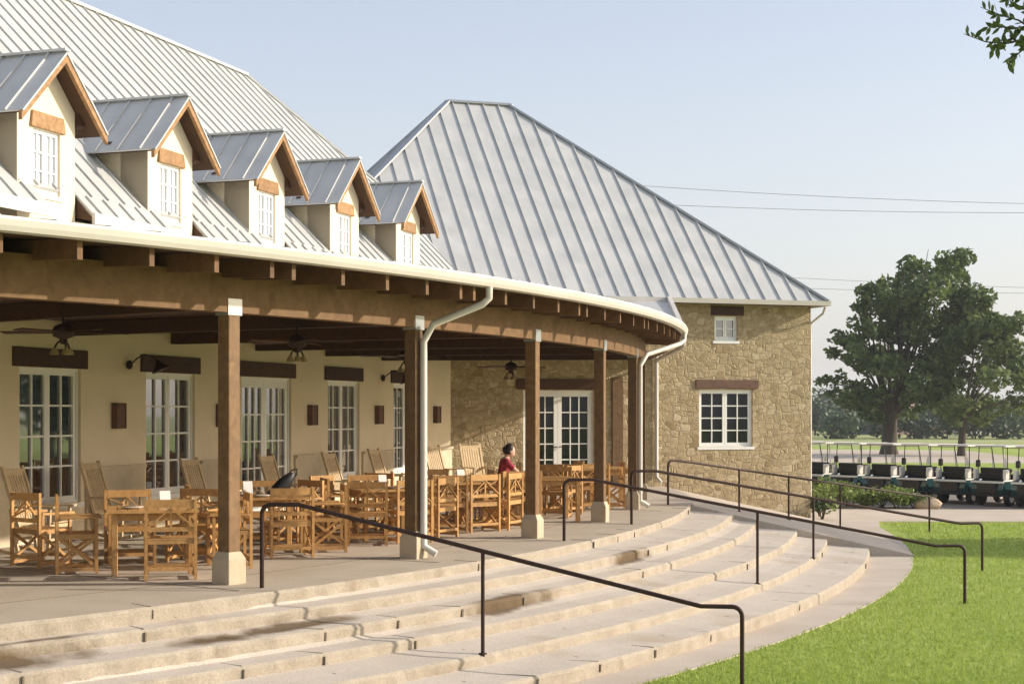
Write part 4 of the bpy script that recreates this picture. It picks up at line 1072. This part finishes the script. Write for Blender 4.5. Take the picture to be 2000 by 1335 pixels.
# ------------------------------------------------------------------ trees and plants
def tree(name, label, base, trunk_pts, trunk_r, limbs, lobes, leafm, density, leaf, group=None, cat='tree', keep=None):
    t = thing(name, label, cat, base, 0, group); b = V(base)
    m = MB(); m.tube(trunk_pts, trunk_r, 12)
    for pts, r_ in limbs: m.tube(pts, r_, 7)
    tk = m.build('trunk', 'bark', t, b)
    m = MB()
    for c, rad in lobes:
        n0 = len(m.f); m.leafcloud(c, rad, max(6, int(density * rad[0] * rad[2])), leaf)
    if keep:
        nf = [i for i, f_ in enumerate(m.f) if keep(m.v[f_[0]])]; m.f = [m.f[i] for i in nf]; m.sm = [False] * len(m.f)
    m.build('crown', leafm, t, b)
    return t
DT = 105.0
def px(x, y, d=DT): return V(((x - 1000) / 3000 * d, d, EYE + (805 - y) / 3000 * d))
def oak(label, base_px, dpt, lobes_px, trunk_r, leafm, dens, fork_y):
    bx = (base_px - 1000) / 3000 * dpt; base = V((bx, dpt, LAWN))
    lobes = []
    for (x, y, r_) in lobes_px:
        rr = r_ / 3000 * dpt; c = px(x, y, dpt); c.y += random.uniform(-3.2, 3.2)
        for k in range(6):
            cc = c + V((random.uniform(-.8, .8) * rr, random.uniform(-1.6, 1.2) * rr, random.uniform(-.5, .5) * rr)); q = rr * random.uniform(.40, .68)
            lobes.append((cc, (q, q, q * .78)))
    fk = px(base_px + 3, fork_y, dpt)
    limbs = []
    for (x, y, r_) in lobes_px:
        c = px(x, y, dpt); mid = fk.lerp(c, .5) + V((random.uniform(-.3, .3), random.uniform(-1, 1), random.uniform(-.2, .5)))
        limbs.append(([fk - Z * .5, mid, c, c + (c - mid) * .2], [trunk_r * .34, trunk_r * .14, trunk_r * .06, .015]))
    return tree('oak_tree', label, base, [base - Z * .2, base + Z * .5, px(base_px + 2, (fork_y + 880) / 2, dpt), fk, fk + Z * .8], [trunk_r * 1.5, trunk_r * 1.1, trunk_r, trunk_r * .95, trunk_r * .5], limbs, lobes, leafm, dens * 1.0, .38)
oak('large dark oak standing behind the golf carts', 1736, DT,
    [(1838, 525, 42), (1790, 565, 48), (1880, 560, 34), (1735, 575, 36), (1685, 600, 30), (1665, 640, 26), (1720, 640, 45), (1790, 640, 60), (1850, 640, 55), (1660, 705, 42), (1720, 710, 55), (1790, 720, 60), (1850, 700, 55), (1640, 740, 26), (1622, 690, 16), (1690, 770, 42), (1750, 785, 45), (1810, 775, 40), (1700, 810, 22), (1630, 765, 16), (1905, 620, 36), (1870, 600, 40), (1900, 575, 28), (1915, 655, 40), (1870, 670, 48), (1760, 680, 50), (1820, 600, 45), (1700, 760, 45), (1790, 760, 50), (1870, 740, 45), (1765, 545, 36), (1808, 515, 34), (1868, 532, 32), (1752, 600, 48), (1695, 578, 28), (1720, 600, 36), (1650, 670, 34), (1880, 590, 40)],
    .50, 'oak', 150, 800)
oak('shorter greener oak right of the large dark oak', 1878, 101.0,
    [(1905, 620, 36), (1935, 640, 34), (1900, 680, 44), (1922, 608, 30), (1955, 636, 34), (1982, 668, 34), (1960, 690, 44), (1930, 665, 40), (1965, 700, 36), (1985, 740, 34), (1930, 735, 48), (1875, 740, 42), (1840, 785, 38), (1890, 795, 40), (1940, 790, 38), (1985, 785, 28), (1850, 820, 22), (1920, 820, 24), (2010, 700, 30), (2030, 760, 30)],
    .24, 'oak_bright', 130, 800)
# tree out of frame on the right whose shade falls across the lawn and the steps
lob = [((26 + random.uniform(-3.4, 3.4), 33.6 + random.uniform(-1.7, 1.7), 7.0 + random.uniform(-1.7, 1.7)), (1.1, 1.0, .8)) for _ in range(44)]
tree('shade_tree', 'slim tree beyond the right photo edge shading the lawn', (26, 33.6, LAWN), [(26, 33.6, LAWN - .2), (26, 33.6, 2), (26.1, 33.7, 6)], [.2, .15, .06], [], lob, 'oak', 420, .28)
# near tree on the right: one leafy branch reaches into the top corner of the view
lob = []
for _ in range(34):
    lob.append(((7.2 + random.uniform(-2.6, 3.0), 10 + random.uniform(-1.9, 1.6), 6.4 + random.uniform(-1.5, 2.4)), (.8, .8, .6)))
def bp(x, y, d): return px(x, y, d)
brs = [[(2010, 75, 9.9), (1965, 85, 9.9), (1925, 82, 9.9), (1882, 66, 9.9)], [(2020, 60, 10.1), (1990, 40, 10.1), (1955, 30, 10.0), (1915, 14, 10.0)], [(2030, 80, 9.8), (2000, 95, 9.8), (1985, 108, 9.8), (1968, 122, 9.8)], [(2020, 30, 10.2), (1990, 12, 10.2), (1975, 4, 10.2), (1965, -8, 10.2)], [(2020, 50, 9.9), (1985, 55, 9.9), (1950, 52, 9.9), (1930, 52, 9.9)], [(2010, 90, 9.9), (1975, 75, 9.95), (1950, 88, 9.9), (1940, 98, 9.9)]]
bt = V((7.4, 10.2, LAWN)); limbs = []
for br in brs:
    p_ = [bp(*b_) for b_ in br]
    limbs.append(([V((7.4, 10.2, 3.6)), V((5.0, 10.1, 4.4)), p_[0]] + p_[1:], [.07, .03, .008, .006, .004, .002]))
for c, r_ in lob[::3]: limbs.append(([V((7.4, 10.2, 3.4)), (V((7.4, 10.2, 4.2)) + V(c)) / 2, V(c)], [.10, .05, .015]))
nt = tree('leafy_tree', 'tree beyond the right photo edge with one leafy branch in the top corner', bt, [bt - Z * .2, bt + Z * 2, bt + Z * 4.6, bt + Z * 6.4], [.24, .19, .13, .06], limbs, lob, 'oak', 300, .16, keep=lambda p: p.x > .345 * p.y + .1)
m = MB()
for br in brs:
    p_ = [bp(*b_) for b_ in br]
    for a, b in zip(p_[:-1], p_[1:]):
        for k in range(7):
            q = a.lerp(b, random.random()); d_ = V((random.gauss(0, 1), random.gauss(0, 1), random.gauss(0, 1))).normalized()
            s_ = random.uniform(.030, .052); ax = ((b - a).normalized() * random.uniform(.2, 1) + d_ * .8).normalized(); sd = ax.cross(V((random.gauss(0, .6), 1, random.gauss(0, .6)))).normalized()
            c = q + ax * s_ * .9
            m.face([q, c - ax * s_ * .3 + sd * s_ * .32, c + ax * s_ * .2 + sd * s_ * .30, c + ax * s_ * .8, c + ax * s_ * .2 - sd * s_ * .30, c - ax * s_ * .3 - sd * s_ * .32])
m.build('leafy_branch', 'oak', nt, bt)

# far trees, each a tree of its own
def far_tree(x, d, h, w_, dark, label):
    c = V(((x - 1000) / 3000 * d, d, LAWN)); lobes = []
    for k in range(9):
        a = random.uniform(0, 6.28); rr = random.uniform(0, .62); zz = random.uniform(.30, .86); q = random.uniform(.20, .34) * w_ * (1.15 - .5 * abs(zz - .5))
        lobes.append((c + V((math.cos(a) * rr * w_ * .6, math.sin(a) * rr * w_ * .5, zz * h)), (q, q, q * .85)))
    lobes.append((c + Z * h * .45, (w_ * .42, w_ * .4, h * .34)))
    tree('far_tree', label, c, [c - Z * .1, c + Z * h * .5], [.028 * h, .015 * h], [], lobes, 'far_leaf_dark' if dark else 'far_leaf', 26 if w_ < 8 else 18, .5 if h < 8 else .8, 'trees beyond the golf course')
FT = [(1592, 190, 4.4, 5.5, 1, 'dark bushy far tree touching the stone building edge'), (1622, 175, 2.9, 4.5, 0, 'low far bush between stone building and dark roofed house'), (1672, 178, 4.2, 4.2, 0, 'yellow green far tree left of the big oak trunk'), (1648, 200, 3.4, 4.5, 1, 'dark far bush below the dark roofed house'),
      (1802, 172, 3.7, 4.6, 0, 'round far tree between the two oak trunks'), (1830, 215, 4.6, 5.0, 1, 'dark far tree just left of the slim oak trunk'), (1938, 182, 4.0, 5.0, 0, 'blue green far tree right of the slim oak trunk'), (1985, 190, 4.6, 6.0, 1, 'dark far tree at the right photo edge'), (2030, 185, 5, 6, 0, 'far tree beyond the right photo edge'), (1765, 230, 4.0, 5.0, 1, 'dark far bush right behind the big oak trunk'),
      (1605, 215, 6.0, 7.5, 0, 'tallest blue green far tree beside the stone building edge'), (1735, 168, 3.2, 5.5, 0, 'low pale far tree just left of the big oak trunk base'), (1785, 166, 3.0, 5, 1, 'low dark far tree just right of the big oak trunk base'), (1850, 170, 3.3, 6, 0, 'low pale far tree just left of the slim oak trunk base'), (1905, 168, 3.2, 6, 1, 'low dark far tree just right of the slim oak trunk base'), (1965, 166, 3.4, 6.5, 0, 'low pale far tree near the right photo edge'), (1640, 166, 3.0, 5.5, 0, 'low pale far tree near the stone building corner'), (1700, 240, 4.8, 7, 1, 'dark far tree left behind the far grey house'), (1790, 245, 5.2, 8, 0, 'broad pale far tree between the oak trunks'), (1862, 235, 5.0, 8, 1, 'broad dark far tree right behind the slim oak trunk'), (1910, 245, 5.4, 8, 0, 'broad pale far tree right of the slim oak trunk'), (1962, 240, 5.4, 8, 1, 'broad dark far tree second from the right photo edge')]
for a in FT: far_tree(*a)
for i in range(3):     # the wood line that the windows mirror, off to the right
    d = 64 + 5 * i; far_tree(1000 + 3000 * (.80 + .055 * i), d, 8.5, 7.5, 1, 'dark tree standing off to the right, %s mirrored in the leftmost window' % ['nearest of those', 'second nearest of those', 'farthest of those'][i])
# houses far behind
def house(x, d, w_, h, ridge, wallm, roofm, label):
    c = V(((x - 1000) / 3000 * d, d, LAWN)); t = thing('far_house', label, 'house', c, .25)
    m = MB(); m.box(-w_ / 2, w_ / 2, -4, 4, 0, h); m.build('wall', wallm, t)
    m = MB(); e = .4
    a, b = V((-w_ / 2 - e, -4.4, h)), V((w_ / 2 + e, -4.4, h)); c_, d_ = V((w_ / 2 + e, 4.4, h)), V((-w_ / 2 - e, 4.4, h)); r0, r1 = V((-w_ / 2 + 2.5, 0, ridge)), V((w_ / 2 - 2.5, 0, ridge))
    for f_ in ([a, b, r1, r0], [c_, d_, r0, r1], [b, c_, r1], [d_, a, r0], [a, d_, c_, b]): m.face(f_)
    ro = m.build('roof', roofm, t)
    m = MB(); m.box(-.4, .4, .6, 1.4, ridge - 1.5, ridge + .5); m.build('chimney', wallm, ro)
    for x_ in (-w_ * .28, w_ * .2):
        m = MB(); m.box(x_ - .6, x_ + .6, -4.06, -3.95, .9, 2.2); m.build('window', 'glass', t)
house(1632, 235, 8, 3.0, 5.6, 'brick', 'slate', 'far house with dark grey roof left of the big oak')
house(1712, 205, 6.5, 2.4, 4.4, 'slate', 'slate', 'far grey house immediately left of the big oak trunk')
house(1768, 200, 7, 2.6, 4.3, 'brick', 'brick', 'far pinkish brick house right of the big oak trunk')
house(1845, 220, 9, 2.8, 4.8, 'brick', 'slate', 'far house left of the slim oak trunk')
house(1902, 205, 6, 2.6, 4.4, 'trim', 'brick', 'far pale house right of the slim oak trunk')
# shrubs beside the wing and the low hedge in front of the carts
def shrub(x, d, z, w_, h, mt, label, n=260):
    c = V(((x - 1000) / 3000 * d, d, z)); t = thing('shrub', label, 'shrub', c, 0, 'shrubs in the bed by the stone building')
    m = MB()
    for k in range(5): a = random.uniform(0, 6.28); m.tube([(0, 0, -.05), (math.cos(a) * w_ * .2, math.sin(a) * w_ * .2, h * .5), (math.cos(a) * w_ * .35, math.sin(a) * w_ * .35, h * .85)], [.02, .012, .004], 5)
    m.build('stems', 'bark', t)
    m = MB()
    for k in range(7):
        a = random.uniform(0, 6.28); m.leafcloud((math.cos(a) * w_ * .28, math.sin(a) * w_ * .28, h * random.uniform(.35, .75)), (w_ * .27, w_ * .27, h * .30), n // 7, .10, .3)
    m.build('foliage', mt, t)
shrub(1606, 41.0, LAWN, .9, 1.15, 'shrub', 'tall yellow green shrub against the stone building corner', 420)
shrub(1600, 40.2, LAWN + .2, .7, .50, 'shrub_dark', 'small dark shrub at the foot of the stone building corner', 300)
for i, (x, d, w_, h, lb) in enumerate(((1655, 47, 1.3, .78, 'low green shrub right of the tall corner shrub'), (1690, 46.5, 1.3, .74, 'low shrub below the third golf cart from the left'), (1722, 46.2, 1.3, .66, 'low green shrub in the middle of the planted bed'), (1752, 46, 1.3, .64, 'low green shrub left of the boulder'), (1785, 45.8, 1.1, .48, 'low shrub nearest the boulder'), (1630, 46, 1.2, .95, 'low shrub just right of the stone building corner'))):
    shrub(x, d, LAWN, w_, h, 'shrub', lb, 620)
m = MB(); rows = []
for i in range(8):
    p = math.pi * (i + .1) / 7.6; rows.append([V((math.sin(p) * math.cos(a) * .42 * random.uniform(.85, 1.12), math.sin(p) * math.sin(a) * .3 * random.uniform(.85, 1.1), math.cos(p) * .24 * random.uniform(.9, 1.1) + .12)) for a in [2 * math.pi * k / 12 for k in range(12)]])
m.grid(rows, True, True); tag(m.build('boulder', 'rock', loc=(12.35, 45.6, LAWN)), 'tan boulder at the end of the low shrub bed', 'boulder')

# grass blades along the near lawn, uncountable
m = MB()
cnt = 0
while cnt < 42000:
    y = 15.5 + 26 * random.random() ** 1.6; x = random.uniform(1.0, .345 * y + .6)
    v = V((x, y, 0)) - C0; tt = math.degrees(math.atan2(v.y, v.x)); r_ = v.length
    if tt > -.6 and (y > 39.75 or x < 9.15 + (y - 35.3) * .1): continue
    if tt <= -.6 and r_ < rs(6, tt) - .012: continue
    s_ = random.uniform(.025, .055) * (1 + (y - 15) * .02); a = random.uniform(0, 6.28); wv = V((math.cos(a), math.sin(a), 0)) * .006 * (1 + (y - 15) * .05); p = V((x, y, LAWN - .003))
    m.face([p - wv, p + wv, p + V((random.gauss(0, .5), random.gauss(0, .5), 0)) * s_ + Z * s_]); cnt += 1
go = m.build('grass', 'blade'); go['kind'] = 'stuff'; go['label'] = 'short mown lawn grass beside the steps'

# overhead wires
for (y0, y1, dd, lb) in ((338, 389, 122, 'topmost overhead wire above the oak'), (379, 400, 122, 'second overhead wire from the top'), (501, 558, 150, 'upper wire of the low pair crossing the oak crown'), (532, 563, 150, 'lowest overhead wire crossing the oak crown')):
    a = px(900, y0 - (y1 - y0) / 13, dd); b = px(2600, y1 + (y1 - y0) * 3 / 13, dd); m = MB(); pts = []
    for k in range(25):
        u = k / 24; p = a.lerp(b, u); p.z -= .9 * (1 - (2 * u - 1) ** 2); pts.append(p)
    m.tube(pts, .022, 5); tag(m.build('overhead_wire', 'wire'), lb, 'wire', 'overhead wires')

# thin summer haze in the air over the whole place
m = MB(); m.box(-910, 910, -210, 1510, LAWN - 1, 40)
hm = bpy.data.materials.new('haze'); hm.use_nodes = True; hn = hm.node_tree.nodes; hn.remove(hn['Principled BSDF'])
pv = hn.new('ShaderNodeVolumePrincipled'); pv.inputs['Color'].default_value = (.93, .95, 1, 1); pv.inputs['Density'].default_value = .00035; pv.inputs['Anisotropy'].default_value = .2
hm.node_tree.links.new(pv.outputs[0], hn['Material Output'].inputs['Volume'])
ho = m.build('haze', hm); ho['kind'] = 'stuff'; ho['label'] = 'thin pale haze in the air'
